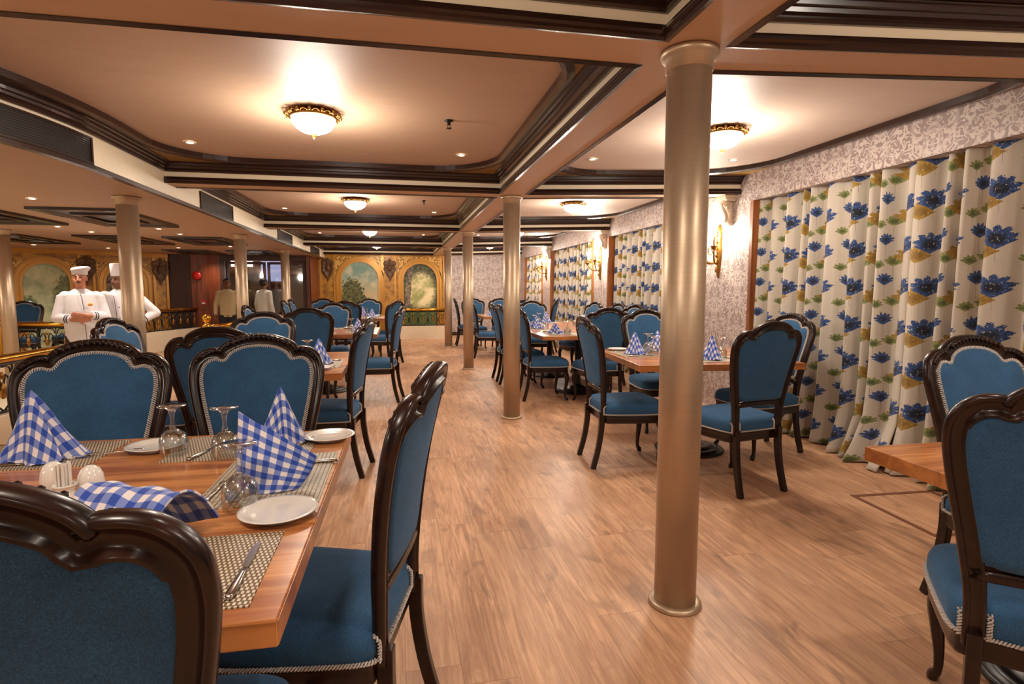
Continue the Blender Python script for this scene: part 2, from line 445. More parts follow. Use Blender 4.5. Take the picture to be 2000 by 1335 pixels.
def bay(k, x0, x1, y0, y1, right):
    fx = (lambda x, y: (x, skew(x, y))) if right else (lambda x, y: (bend(x, y), y))
    def R(pts, z): return [(*fx(px, py), z + sh(py) + (rise(px) if right else 0)) for px, py in pts]
    def ins(d, dl=None, dr=None):
        return rect_pts(x0 + (d if dl is None else dl), x1 - (d if dr is None else dr), y0 + d, y1 - d)
    def sk(name, rs, mt, smooth=False):
        b = MB(); b.rings(rs, False, False); struct(name, b.v, b.f, mt, smooth)
    W = 0.0 if right else None              # no mouldings on the wallpapered window side
    # lower bead
    if right:
        lo = [(-.012, 2.196), (.012, 2.190), (.02, 2.2), (.018, 2.212), (.026, 2.22), (.016, 2.235), (.012, 2.246), (-.004, 2.246)]
        sk('trim_%d' % k, [R(ins(d, None, -.03), z) for d, z in lo], M['dark'])
    else:
        lo = [(-.012, 2.196), (.012, 2.190), (.02, 2.2), (.018, 2.212), (.026, 2.22), (.016, 2.235), (.012, 2.246), (-.004, 2.246)]
        sk('trim_%d' % k, [R(ins(d, -.012), z) for d, z in lo], M['dark'])
    sk('ceiling', [R(ins(0, 0 if right else -.004, -.03 if right else 0), z) for z in (2.2, 2.40)], M['cream'])
    up = [(-.002, 2.288), (.014, 2.286), (.022, 2.296), (.020, 2.308), (.036, 2.315), (.040, 2.330), (.056, 2.334), (.060, 2.350), (.078, 2.354), (.08, 2.372)]
    sk('trim_%d' % k, [R(ins(d, None, -.03 if right else None), z) for d, z in up], M['dark'])
    dr = .03 if right else .085
    o = rect_pts(x0 + .05, x1 - (-.02 if right else .05), y0 + .05, y1 - .05)
    rr = rr_pts(x0 + .10, x1 - dr, y0 + .10, y1 - .10, .62)
    sk('ceiling', [R(o, 2.362), R(rr, 2.362)], M['goldpaint'])
    rr0 = rr_pts(x0 + .09, x1 - dr + .01, y0 + .09, y1 - .09, .62); rr2 = rr_pts(x0 + .15, x1 - dr - .05, y0 + .15, y1 - .15, .58)
    rr1 = rr_pts(x0 + .125, x1 - dr - .025, y0 + .125, y1 - .125, .6)
    sk('trim_%d' % k, [R(rr0, 2.366), R(rr0, 2.354), R(rr1, 2.350), R(rr2, 2.36), R(rr2, 2.402)], M['dark'])
    q = [(*p[:2], p[2]) for p in R(rr_pts(x0 + .13, x1 - dr - .03, y0 + .13, y1 - .13, .6), 2.398)]
    struct('ceiling', q, [tuple(range(len(q)))], M['ceil_r'] if right else M['ceil'])
tn = 1
for i in range(len(BEAMS) - 1):
    y0, y1 = BEAMS[i][1], BEAMS[i + 1][0]
    bay(tn, XL0, XL1, y0, y1, False); tn += 1
    bay(tn, XR0, WALL_X, y0, y1, True); tn += 1
# beam soffits
def strip(x0, x1, y0, y1, z, mt, f, n=12, name='ceiling'):
    P = []; F = []
    for j in range(n + 1):
        y = y0 + (y1 - y0) * j / n
        for x in (x0, x1): a, b = f(x, y); P.append((a, b, z + sh(y)))
    for j in range(n): F.append((2 * j, 2 * j + 1, 2 * j + 3, 2 * j + 2))
    struct(name, P, F, mt)
idf = lambda x, y: (x, y)
strip(XL1, XR0, -4.7, FAR_Y, 2.2, M['beam'], idf, 30)
for a, b in BEAMS:
    P = []; F = []
    for i in range(11):
        x = XL1 + (XL0 - .01 - XL1) * i / 10
        for y in (a, b): P.append((bend(x, y), y, 2.2 + sh(y)))
    for i in range(10): F.append((2 * i, 2 * i + 1, 2 * i + 3, 2 * i + 2))
    struct('ceiling', P, F, M['beam'])
    P = [(XR0, a, 2.2 + sh(a)), (WALL_X, skew(WALL_X, a), 2.2 + sh(a) + rise(WALL_X)), (WALL_X, skew(WALL_X, b), 2.2 + sh(b) + rise(WALL_X)), (XR0, b, 2.2 + sh(b))]
    struct('ceiling', P, [(0, 1, 2, 3)], M['beam'])
# a closed deck above the bays
struct('ceiling', [(-9.2, -5, 2.62), (3.9, -5, 2.62), (3.9, 19, 2.62), (-9.2, 19, 2.62)], [(0, 1, 2, 3)], M['cream'])
# fascia, curved near the camera
ys = [-4.7 + .15 * i for i in range(138)]
ys = [y for y in ys if y < FAR_Y] + [FAR_Y]
b = MB(); b.rings([[(fasc(y), y, 2.08 + sh(y)) for y in ys], [(fasc(y), y, 2.285 + sh(y)) for y in ys], [(fasc(y) - .02, y, 2.40 + sh(y)) for y in ys]], False, False, False)
struct('ceiling', b.v, b.f, M['cream'])
def fband(name, z0, z1, d0, d1, ya, yb, mt, parent=None):
    nn = max(25, int((yb - ya) / .15)); yy = [ya + (yb - ya) * i / (nn - 1) for i in range(nn)]
    b = MB(); b.rings([[(fasc(y) + d0, y, z0 + sh(y)) for y in yy], [(fasc(y) + d1, y, z0 + sh(y)) for y in yy],
                       [(fasc(y) + d1, y, z1 + sh(y)) for y in yy], [(fasc(y) + d0, y, z1 + sh(y)) for y in yy]], False, False, False)
    n = nn; b.f.append((0, n, 2 * n, 3 * n)); b.f.append((n - 1, 4 * n - 1, 3 * n - 1, 2 * n - 1))
    return b
for z0, z1, d in ((2.066, 2.088, .016), (2.086, 2.098, .008)):
    b = fband('t', z0, z1, -.03, d, -4.7, FAR_Y, M['dark']); struct('trim_%d' % tn, b.v, b.f, M['dark'])
tn += 1
# lowered ceiling over the atrium
P = []; F = []
for y in ys: P += [(fasc(y) - .005, y, 2.082 + sh(y)), (-9.2, y, 2.082 + sh(y))]
for j in range(len(ys) - 1): F.append((2 * j, 2 * j + 1, 2 * j + 3, 2 * j + 2))
struct('ceiling', P, F, M['ceil'], label='lowered tan ceiling over the atrium')

# air grilles in the fascia
M['grille'] = Mat('grille_black', srgb(14, 10, 9), .7).m
gspots = [(2.35, 4.19, 'near end of the pale fascia, by the top left corner'), (6.25, 7.35, 'second along the fascia, above the second atrium column'),
          (9.95, 11.2, 'third along the fascia, past the second atrium column'), (13.5, 14.9, 'last along the fascia, by the far painted wall')]
for ya, yb, lb in gspots:
    g = empty('air_grille', (fasc((ya + yb) / 2), (ya + yb) / 2, 2.1)); tag(g, 'dark slatted air grille, ' + lb, 'vent', 'air grilles in the fascia')
    ox, oy, oz = g.location
    def off(b): b.v = [(x - ox, y - oy, z - oz) for x, y, z in b.v]; return b
    off(fband('', 2.098, 2.262, .001, .006, ya, yb, 0)).build('backing', M['grille'], g)
    fr = MB()
    for z0, z1 in ((2.096, 2.108), (2.256, 2.268)): q = fband('', z0, z1, .001, .016, ya, yb, 0); fr.add(q.v, q.f)
    for c in (ya, yb): fr.box((fasc(c) + .007, c, 2.18 + sh(c)), (.018, .02, .17))
    off(fr).build('grille_frame', M['dark'], g)
    sl = MB()
    for i in range(10):
        z = 2.116 + i * .0145; q = fband('', z, z + .004, .004, .013, ya + .01, yb - .01, 0); sl.add(q.v, q.f)
    off(sl).build('louvre_slats', M['dark'], g)

# floors
def quad(name, x0, x1, y0, y1, z, mt, label=None):
    return struct(name, [(x0, y0, z), (x1, y0, z), (x1, y1, z), (x0, y1, z)], [(0, 1, 2, 3)], mt, label=label)
EDGE = -3.02
quad('floor', EDGE, 3.8, -5, 19, 0, M['floor'], 'wood-look laminate floor of the dining room')
PIT, PY = -.17, 9.3
quad('floor', -9.2, EDGE, PY, 19, 0, M['floor'])
quad('floor', -9.2, EDGE, -5, PY, PIT, M['cream'], 'sunken landing floor of the atrium')  # pale tone chosen to bounce light up to the atrium ceiling
struct('floor', [(-9.2, PY, PIT), (EDGE, PY, PIT), (EDGE, PY, 0), (-9.2, PY, 0)], [(0, 1, 2, 3)], M['cream'])
struct('floor', [(EDGE, -5, PIT), (EDGE, PY, PIT), (EDGE, PY, 0), (EDGE, -5, 0)], [(0, 1, 2, 3)], M['cream'])
# hatch outline in the floor
hc = [(2.785, 2.977), (3.36, 2.95), (3.33, 2.33), (2.75, 2.37)]
b = MB()
def insetq(q, d):
    cx = sum(p[0] for p in q) / 4; cy = sum(p[1] for p in q) / 4
    return [(cx + (p[0] - cx) * (1 - d / .29), cy + (p[1] - cy) * (1 - d / .29)) for p in q]
ih = insetq(hc, .028)
b.rings([[(*p, .0) for p in hc], [(*p, .003) for p in hc], [(*p, .003) for p in ih], [(*p, .0) for p in ih]], False, False)
o = b.build('floor_hatch_frame', Mat('hatch_strip', srgb(120, 72, 50), .4).m); tag(o, 'thin brown strip outlining a square hatch in the wooden floor near the curtain', 'floor hatch')

# walls
def wallq(name, pts, mt, label=None): return struct(name, pts, [tuple(range(len(pts)))], mt, label=label)
wins = [(-5.0, -2.2), (-1.1, 1.25), (1.9, 5.04), (6.0, 8.9), (9.62, 12.5), (13.25, 15.2)]
WZ = 2.165
prev = -5
pieces = []
for a, bb in wins:
    pieces.append((prev, a, 0, WZ)); prev = bb
pieces.append((prev, 16.0, 0, WZ))
b = MB()
for y0, y1, z0, z1 in pieces: b.box((WALL_X + .06, (y0 + y1) / 2, (z0 + z1) / 2), (.12, y1 - y0, z1 - z0))
b.box((WALL_X + .06, 5.5, (WZ + 2.56) / 2), (.12, 21, 2.56 - WZ))
struct('wall_right', b.v, b.f, M['damask_y'], label='damask papered window wall')
quad('wall_right', 3.72, 3.73, -5, 19, 0, M['dark'])
struct('wall_right', [(3.72, -5, 0), (3.72, 19, 0), (3.72, 19, 2.6), (3.72, -5, 2.6)], [(0, 1, 2, 3)], M['dark'])
wallq('wall_far', [(1.27, FAR_Y, 0), (3.8, FAR_Y, 0), (3.8, FAR_Y, 2.5), (1.27, FAR_Y, 2.5)], M['damask_x'], 'damask papered end wall')
wallq('wall_back', [(-9.2, -4.8, -.4), (3.8, -4.8, -.4), (3.8, -4.8, 2.6), (-9.2, -4.8, 2.6)], M['cream'])
wallq('wall_left', [(-9.1, -5, -.4), (-9.1, 19, -.4), (-9.1, 19, 2.6), (-9.1, -5, 2.6)], M['cream'])
struct('baseboard_far', *(lambda b: (b.v, b.f))(MB().box((2.35, FAR_Y - .012, .05), (2.14, .024, .1))), M['dark'])

# gold painted arcade walls --------------------------------------------------
m = Mat('ochre_gilt_wall', srgb(196, 138, 48), .38, .1); P = m.xyz(m.pos()); n = m.noise(m.pos(), 7, 4); c = m.mix(n.step(.3, .7), srgb(128, 84, 24), srgb(188, 134, 48))
m.color(c); M['ochre'] = m.m
M['ochre_hi'] = Mat('gilt_moulding', srgb(184, 128, 46), .3, .3).m
m = Mat('gilt_lattice', rough=.4, metal=.1); a, b_, _ = m.xyz(m.uv()); X = (a + b_) * 14; Y = (a - b_) * 14
hole = (X.fract() - .5).abs().lt(.26) * (Y.fract() - .5).abs().lt(.26); r_ = m.white(m.vec(X.floor(), Y.floor()))
m.color(m.mix(hole, srgb(186, 132, 44), srgb(60, 44, 16))); m.color(m.mix(hole * r_.gt(.45), m.mix(hole, srgb(186, 132, 44), srgb(70, 50, 18)), srgb(236, 204, 128))); M['lattice'] = m.m
def landscape(name, k):
    m = Mat(name, rough=.55); a, z, _ = m.xyz(m.uv()); n = m.noise(m.vec(a * 3, z * 3, k * 3.0), 1.0, 5, .6); fn = m.noise(m.vec(a * 14, z * 14, k * 5.0), 1.0, 5, .65)
    sky = m.mix(z.step(.9, 1.9), srgb(196, 172, 128), srgb(112, 142, 130)); sky = m.mix(n.step(.45, .7) * .6, sky, srgb(218, 204, 164))
    if k == 1:      # crown on the left
        d = (((a + .22) / .34) ** 2.0 + ((z - 1.12) / .52) ** 2.0).sqrt(); f = (d + (fn - .5) * 1.1).step(1.0, .82)
        d2 = (((a + .12) / .52) ** 2.0 + ((z - .95) / .20) ** 2.0).sqrt(); f = f.max((d2 + (fn - .5) * 1.2).step(1.0, .8))
        c = m.mix(f, sky, m.mix(fn.step(.4, .6), srgb(44, 48, 24), srgb(106, 104, 50)))
    elif k == 2:    # glade between dark trunks
        d = (((a - .02) / .40) ** 2.0 + ((z - 1.25) / .52) ** 2.0).sqrt(); f = (d + (fn - .5) * .9).step(.72, 1.15)
        c = m.mix(f, m.mix(n.step(.4, .65), srgb(226, 208, 160), srgb(150, 150, 86)), m.mix(fn.step(.4, .62), srgb(34, 40, 34), srgb(92, 92, 52)))
        tr = ((a + .34 + (z - 1) * -.10) + (fn - .5) * .05).abs().step(.07, .045); c = m.mix(tr, c, m.mix(fn.step(.4, .6), srgb(66, 52, 46), srgb(140, 120, 100)))
        c = m.mix((z + (fn - .5) * .3).step(.85, .70), c, srgb(80, 96, 48))
    else:           # hazy sky, trees on the right
        d = (((a - .42) / .36) ** 2.0 + ((z - 1.15) / .55) ** 2.0).sqrt(); f = (d + (fn - .5) * 1.0).step(1.0, .72)
        d2 = (((a + .38) / .26) ** 2.0 + ((z - .92) / .30) ** 2.0).sqrt(); f = f.max((d2 + (fn - .5) * 1.0).step(1.0, .75))
        c = m.mix(f * .85, m.mix(n.step(.35, .65), srgb(196, 196, 152), srgb(142, 158, 124)), m.mix(fn.step(.4, .6), srgb(60, 78, 46), srgb(120, 132, 80)))
    m.color(c); return m.m
def arcade(fn, units, z1, name, spans, medals):
    """fn(u,z,d): wall point at run u, height z, depth d towards the room"""
    def add(name, b, mt, uv=False, parent=None): return None
    W = units[-1] ;
    return None
def fw(ox, oy, dx, dy):                     # wall frame: origin, unit run direction; depth to the room side
    nx, ny = dy, -dx
    return lambda u, z, d=0: (ox + dx * u + nx * d, oy + dy * u + ny * d, z)
def arch_wall(F, width, ztop, arches, pil, wname, gname):
    struct(wname, [F(0, -.4), F(width, -.4), F(width, ztop), F(0, ztop)], [(0, 1, 2, 3)], M['ochre'], label='ochre and gilt painted end wall with arches')
    b = MB()
    for z0, z1, d in ((ztop - .09, ztop, .05), (ztop - .20, ztop - .185, .02), (ztop - .24, ztop - .232, .02)):
        b.rings([[F(0, z0), F(width, z0)], [F(0, z0, d), F(width, z0, d)], [F(0, z1, d), F(width, z1, d)], [F(0, z1), F(width, z1)]], False, False, False)
    struct('trim_%d' % (tn + 1), b.v, b.f, M['ochre_hi'])
    for c, hw, zs, kind, lb in arches:       # centre, half width, spring height
        ow = hw + .15
        # lattice spandrel panel
        n = 32; pts = [(c + ow * math.cos(PI - PI * i / n), zs + ow * math.sin(PI - PI * i / n)) for i in range(n + 1)]
        top = [(c - ow + 2 * ow * i / n, ztop - .25) for i in range(n + 1)]
        P = [F(u, z, .012) for u, z in top] + [F(u, max(z, 0) if z < ztop - .25 else ztop - .25, .012) for u, z in pts]
        uvv = top + pts
        struct('wall_far_lattice' if False else wname, P, [(i, i + 1, n + 2 + i, n + 1 + i) for i in range(n)], M['lattice'], uv=uvv)
        a = empty('painted_arch', F(c, 0)); tag(a, lb, 'mural')
        ox, oy, oz = a.location
        def L(q): return (q[0] - ox, q[1] - oy, q[2] - oz)
        path = [(c - hw - .07, .0)] + [(c - hw - .07, zs * i / 6) for i in range(1, 6)] + [(c + (hw + .07) * math.cos(PI - PI * i / n), zs + (hw + .07) * math.sin(PI * i / n)) for i in range(n + 1)] + [(c + hw + .07, zs * i / 6) for i in range(5, -1, -1)]
        b = MB(); k = len(path)
        for s0, s1, d in ((-.075, -.03, .05), (-.03, .01, .03), (.01, .05, .06), (.05, .075, .03)):
            def offp(s):
                out = []
                for i, (u, z) in enumerate(path):
                    if z <= zs: sg = -1 if u < c else 1; out.append((u + sg * s, z))
                    else: r = math.hypot(u - c, z - zs); out.append((c + (u - c) * (r + s) / r, zs + (z - zs) * (r + s) / r))
                return out
            A, B = offp(s0), offp(s1)
            b.rings([[L(F(u, z, .0)) for u, z in A], [L(F(u, z, d)) for u, z in A], [L(F(u, z, d)) for u, z in B], [L(F(u, z, 0)) for u, z in B]], False, False, False)
        b.build('arch_moulding', M['ochre_hi'], a)
        pp = [(c + hw * math.cos(PI - PI * i / n), zs + hw * math.sin(PI * i / n)) for i in range(n + 1)] + [(c + hw, .0), (c - hw, .0)]
        mesh('landscape_painting', [L(F(u, z, .008)) for u, z in pp], [tuple(range(len(pp)))], landscape('landscape_mural_%d' % kind, kind), a, uv=[(u - c, z) for u, z in pp])
    for c, wd in pil:
        b = MB()
        for s in (-1, 1):
            u0 = c + s * wd / 2
            b.rings([[F(u0 - .025, 0), F(u0 - .025, ztop - .09)], [F(u0 - .025, 0, .03), F(u0 - .025, ztop - .09, .03)], [F(u0 + .025, 0, .03), F(u0 + .025, ztop - .09, .03)], [F(u0 + .025, 0), F(u0 + .025, ztop - .09)]], False, False, False)
        struct('trim_%d' % (tn + 2), b.v, b.f, M['ochre_hi'])
def medallion(pos, nrm, lb, sc=1.0):
    """carved shield-shaped mask in relief"""
    ang = math.atan2(nrm[0], -nrm[1])
    t = empty('carved_medallion', pos, ang, sc); tag(t, lb, 'wall carving', 'carved medallions on the gilt walls')
    out = [(0, .30), (.05, .24), (.13, .23), (.17, .16), (.145, .08), (.165, .0), (.12, -.10), (.08, -.18), (.035, -.24), (0, -.34)]
    sp = spline([(x, 0, z) for x, z in out], 5); full = [(p[0], p[2]) for p in sp] + [(-p[0], p[2]) for p in reversed(sp[1:-1])]
    b = MB(); b.rings([[(u, 0, z) for u, z in full], [(u, -.03, z) for u, z in full], [(u * .82, -.045, z * .86) for u, z in full], [(u * .7, -.03, z * .74) for u, z in full]], False, True)
    b.build('shield', M['carv'], t, True)
    b = MB(); b.ell((0, -.05, .03), (.062, .035, .085), 14, 9); b.ell((0, -.09, .01), (.014, .02, .03), 8, 6)
    for s in (-1, 1): b.ell((s * .025, -.08, .045), (.018, .012, .010), 8, 5); b.tube(spline([(s * .05, -.04, .1), (s * .11, -.05, .13), (s * .12, -.05, .05), (s * .08, -.05, .02)], 5), .013, 6); b.tube(spline([(s * .03, -.05, -.06), (s * .08, -.05, -.1), (s * .05, -.05, -.17), (0, -.05, -.22)], 5), .011, 6)
    b.ell((0, -.085, -.03), (.024, .014, .008), 8, 5); b.tube([(0, -.04, .1), (0, -.05, .24)], [.03, .012], 8)
    b.build('mask_relief', M['carv'], t, True)
M['carv'] = Mat('brown_carving', srgb(96, 62, 32), .45).m
Ff = fw(-2.13, FAR_Y, 1, 0)
fa = [(-1.02 + 2.13, .50, 1.55, 1, 'arched mural of a leafy tree against pale sky, left one on the far wall'),
      (.60 + 2.13, .46, 1.55, 2, 'arched mural of a misty glade and leaning trunk, right one on the far wall')]
arch_wall(Ff, 3.4, 2.44, fa, [(.26, .36), (1.88, .34), (3.34, .1)], 'wall_far', 'g')
medallion((-1.85, FAR_Y - .02, 1.85), (0, -1), 'carved mask medallion at the left end of the far gilt wall')
medallion((-.22, FAR_Y - .02, 1.85), (0, -1), 'carved mask medallion between the two far arches')
# angled gilt wall on the left
q0 = (-5.24, 14.5); dx, dy = .815, .58
L_ = 5.2; o0 = (q0[0] - dx * L_, q0[1] - dy * L_)
Fl = fw(o0[0], o0[1], dx, dy)
la = [(L_ - 2.22, .38, 1.45, 3, 'arched mural of hazy sky and trees, behind the chef in the soft cap'),
      (L_ - .86, .36, 1.45, 2, 'arched mural mostly hidden behind the big left column and the second chef'), (L_ - 3.6, .38, 1.45, 1, 'arched mural at the far left end of the angled gilt wall')]
arch_wall(Fl, L_, 2.12, la, [(L_ - .16, .26), (L_ - 1.54, .24), (L_ - 2.88, .22)], 'wall_left', 'g')
for u, lb in ((L_ - .16, 'carved mask medallion at the right end of the angled gilt wall'), (L_ - 1.54, 'carved mask medallion above the soft-capped chef'), (L_ - 2.88, 'carved mask medallion by the left edge of the picture')):
    medallion(Fl(u, 1.72, .03), (dy, -dx), lb)

# mahogany end wall with doorway
b = MB(); DX0, DX1, DZ = -4.02, -2.2, 1.98
def wp(x0, x1, z0, z1, mt, d=.0, name='wall_far'):
    bb = MB().box(((x0 + x1) / 2, WOOD_Y + .05 - d, (z0 + z1) / 2), (x1 - x0, .1, z1 - z0)); return struct(name, bb.v, bb.f, mt)
wp(-5.24, -4.75, -.4, 2.12, M['panel_dark']); wp(-4.75, DX0 - .1, -.4, 2.12, M['panel_wood'], .01)
wp(DX0 - .1, DX1 + .1, DZ, 2.12, M['panel_dark']); wp(DX1 + .1, -2.13, -.1, 2.12, M['panel_wood'], .01)
wp(DX0 - .1, DX0, -.1, DZ, M['panel_dark'], .03); wp(DX1, DX1 + .1, -.1, DZ, M['panel_dark'], .03)
bb = MB().box((-2.14, (WOOD_Y + FAR_Y) / 2, 1.2), (.06, FAR_Y - WOOD_Y + .1, 2.6)); struct('wall_far', bb.v, bb.f, M['panel_wood'])
bb = MB().box((-2.17, WOOD_Y - .4, 1.05), (.03, .9, 2.1)) # return panel beside the last column
# entrance vestibule beyond
quad('floor', -5.2, -2.17, WOOD_Y, 19, .001, M['panel_dark'])
for pts in ([(-5.2, WOOD_Y + .1, 0), (-5.2, 18.6, 0), (-5.2, 18.6, 2.6), (-5.2, WOOD_Y + .1, 2.6)], [(-2.17, WOOD_Y + .1, 0), (-2.17, 18.6, 0), (-2.17, 18.6, 2.6), (-2.17, WOOD_Y + .1, 2.6)],
            [(-5.2, 18.6, 0), (-2.17, 18.6, 0), (-2.17, 18.6, 2.6), (-5.2, 18.6, 2.6)]):
    wallq('wall_far', pts, M['panel_wood'])
st = MB()
for i in range(9): st.box((-2.85, 15.75 + i * .26, .085 + i * .165), (1.1, .27, .17 + .0)); st.box((-2.85, 15.9 + i * .26, (i * .165) / 2), (1.1, .27, max(i * .165, .01)))
tag(st.build('staircase', Mat('red_brown_steps', srgb(104, 58, 46), .5).m), 'red-brown staircase seen through the far glass doorway', 'staircase')
for nm, c, d, mt, lb, cat in (
        ('ceiling_light_panel', (-4.65, 18.55, 2.1), (.6, .08, .22), 'lit_white', 'bright white light panel on the wall beyond the far doorway', 'light panel'),
        ('lit_screen', (-3.80, 18.57, 1.86), (.62, .05, .62), 'lit_panel', 'lilac lit screen beyond the far doorway', 'screen'),
        ('sign_light', (-3.1, WOOD_Y + .115, 1.995), (1.1, .03, .03), 'neon_red', 'thin red light strip across the top of the far doorway', 'sign light')):
    tag(MB().box(c, d).build(nm, M[mt]), lb, cat)
# door leaves of glass
for n_, (x0, x1) in enumerate(((DX0 + .02, -3.12), (-3.08, DX1 - .02))):
    r = empty('glass_door', ((x0 + x1) / 2, WOOD_Y + .06, 0)); r.name = 'door_%d' % (n_ + 1); r['kind'] = 'structure'; r['label'] = ('left' if n_ == 0 else 'right') + ' glass door leaf with dark frame'
    w2 = (x1 - x0) / 2; b = MB()
    for c, d in (((-w2 + .03, 0, .98), (.06, .04, 1.95)), ((w2 - .03, 0, .98), (.06, .04, 1.95)), ((0, 0, 1.93), (2 * w2 - .12, .04, .06)), ((0, 0, .08), (2 * w2 - .12, .04, .14))): b.box(c, d)
    b.build('door_frame', M['panel_dark'], r); MB().box((0, 0, 1.02), (2 * w2 - .12, .008, 1.76)).build('pane', M['glass'], r)
# fire bell and call point on the mahogany
bl = MB(); bl.lathe([(.0, 0), (.09, 0), (.105, .02), (.09, .045), (.03, .06), (.0, .062)], 20)
v = [(x, -z, y) for x, y, z in bl.v]; o = mesh('alarm_bell', v, bl.f, M['red'], smooth=True, loc=(-4.62, WOOD_Y - .02, 1.62)); tag(o, 'round red alarm bell on the dark wood wall', 'alarm')
r = empty('call_point', (-4.5, WOOD_Y - .03, 1.0)); tag(r, 'small square red call point low on the dark wood wall', 'alarm')
MB().box((0, 0, 0), (.11, .04, .11)).build('housing', M['red'], r); MB().box((0, -.022, -.02), (.07, .006, .03)).build('glass_plate', M['porcelain'], r)

# columns
cols = [(1.105, 2.06, 0, 'front'), (1.11, 5.54, 0, ''), (1.11, 9.14, 0, ''), (1.095, 12.75, 0, ''), (-2.28, 5.5, 1, ''), (-2.27, 9.0, 1, ''), (-2.27, 12.35, 1, ''), (-5.2, 8.85, 1, ''), (-5.1, 12.6, 1, '')]
clb = ['tall brushed champagne column standing alone in the foreground aisle', 'second champagne column down the aisle, next behind the foreground one', 'third champagne column down the aisle', 'farthest champagne column of the aisle row, by the end wall',
       'large champagne column on the atrium side, in front of the chef in the tall hat', 'atrium-side champagne column in front of the glass doorway', 'atrium-side champagne column at the right of the glass doorway', 'champagne column cut by the left edge of the picture', 'thin distant column above the tall chef hat']
for (x, y, lo, _), lb in zip(cols, clb):
    zt = (2.085 if lo else 2.2) + sh(y); zb = PIT if x < EDGE and y < PY else 0
    r = empty('column', (x, y, zb)); tag(r, lb, 'column', 'round champagne columns'); h = zt - zb
    MB().lathe([(.084, 0.0), (.084, h)], 40).build('shaft', M['column'], r, True)
    MB().lathe([(.084, 0), (.106, 0), (.108, .008), (.104, .018), (.094, .022), (.084, .022)], 40, cap=False).build('base_ring', M['column'], r, True)
    MB().lathe([(.084, h - .075), (.088, h - .075), (.090, h - .035), (.104, h - .028), (.110, h - .016), (.108, h - .002), (.084, h - .001)], 40, cap=False).build('collar', M['column'], r, True)

# window frames, glazing and curtains
def curtain_sheet(y0, y1, seed, name='curtain', nf=None, flare=0.0, ztop=2.19, foot=0.0):
    rd = random.Random(seed); n = int((y1 - y0) / .012); L = 0; V = []; UV = []; F = []
    nf = nf or (y1 - y0) / .18
    ph = [rd.uniform(0, 6.28) for _ in range(4)]; zs = [ztop, ztop - .05, ztop - .15, 1.8, 1.5, 1.2, .9, .6, .35, .15, .05, .012]
    def off(y, t):                       # t = 0 top .. 1 bottom
        w_ = nf * 2 * PI * (y - y0) / (y1 - y0); w_ += 1.1 * math.sin(w_ * .23 + ph[3]) + .5 * t * math.sin(w_ * .41 + ph[0])
        a = .050 + .040 * t
        q = math.sin(w_ + .9 * math.sin(w_ * .31 + ph[0]) + t * .5 * math.sin(ph[1] + w_ * .2))
        return a * (abs(q) ** .8 * (1 if q > 0 else -1)) + .016 * t * math.sin(w_ * 2.3 + ph[2]) + .012 * math.sin(w_ * .5 + ph[3])
    base = WALL_X + .105; us = []; prevp = None
    for i in range(n + 1):
        y = y0 + (y1 - y0) * i / n; p = (off(y, .5), y)
        if prevp: L += math.hypot(p[0] - prevp[0], p[1] - prevp[1])
        prevp = p; us.append(L)
    for z in zs:
        t = 1 - z / ztop
        for i in range(n + 1):
            y = y0 + (y1 - y0) * i / n
            ym = (y0 + y1) / 2; yy = y + (y - ym) * (-.0) + flare * t * t * (1 if i > n * .5 else 0) * ((i / n - .5) * 2)
            xo = base - off(y, t) - foot * max(0, t - .80) ** 1.5 * 6 * (.6 + .4 * math.sin(y * 5 + seed))
            V.append((xo, yy, z)); UV.append((us[i], ztop - z if False else z))
    k = n + 1
    for j in range(len(zs) - 1):
        for i in range(n): F.append((j * k + i, j * k + i + 1, (j + 1) * k + i + 1, (j + 1) * k + i))
    o = mesh(name, V, F, M['curtain'], smooth=True, uv=UV)
    s = o.modifiers.new('thick', 'SOLIDIFY'); s.thickness = .003
    return o
wn = 1
clabels = {2: ['left half of the big flowered curtain, nearest window', 'right half of the big flowered curtain, nearest window'], 3: ['flowered curtain across the second window, right of the second sconce'],
           4: ['flowered curtain across the third window, between two sconces'], 5: ['narrow-looking flowered curtain of the farthest window'], 1: ['flowered curtain of the window behind the viewpoint'], 0: ['flowered curtain of the rearmost window behind the viewpoint']}
M['frame_wood'] = wood('window_frame_wood', srgb(150, 88, 44), srgb(110, 60, 28), .3, 2)
for wi, (a, bb) in enumerate(wins):
    if wi < 1: continue
    r = empty('window_%d' % wn, (WALL_X + .09, (a + bb) / 2, 0)); r['kind'] = 'structure'; h2 = (bb - a) / 2
    b = MB()
    for s in (-1, 1): b.box((-.045, s * (h2 - .02), WZ / 2), (.14, .045, WZ))
    b.box((.13, 0, WZ - .02), (.05, 2 * h2 - .1, .03)); b.build('window_frame', M['frame_wood'], r)
    MB().box((.16, 0, 1.1), (.008, 2 * h2 - .1, 1.9)).build('pane', M['glass'], r)
    wn += 1
    mid = (a + bb) / 2
    lb = clabels[wi]
    if wi == 2:
        o = curtain_sheet(3.31, bb - .04, 3, foot=.35); tag(o, lb[0], 'curtain', 'flowered curtains'); o2 = curtain_sheet(a + .04, 3.45, 8, nf=8, foot=.5); tag(o2, lb[1], 'curtain', 'flowered curtains')
    else:
        o = curtain_sheet(a + .04, bb - .06, 10 + wi); tag(o, lb[0], 'curtain', 'flowered curtains')

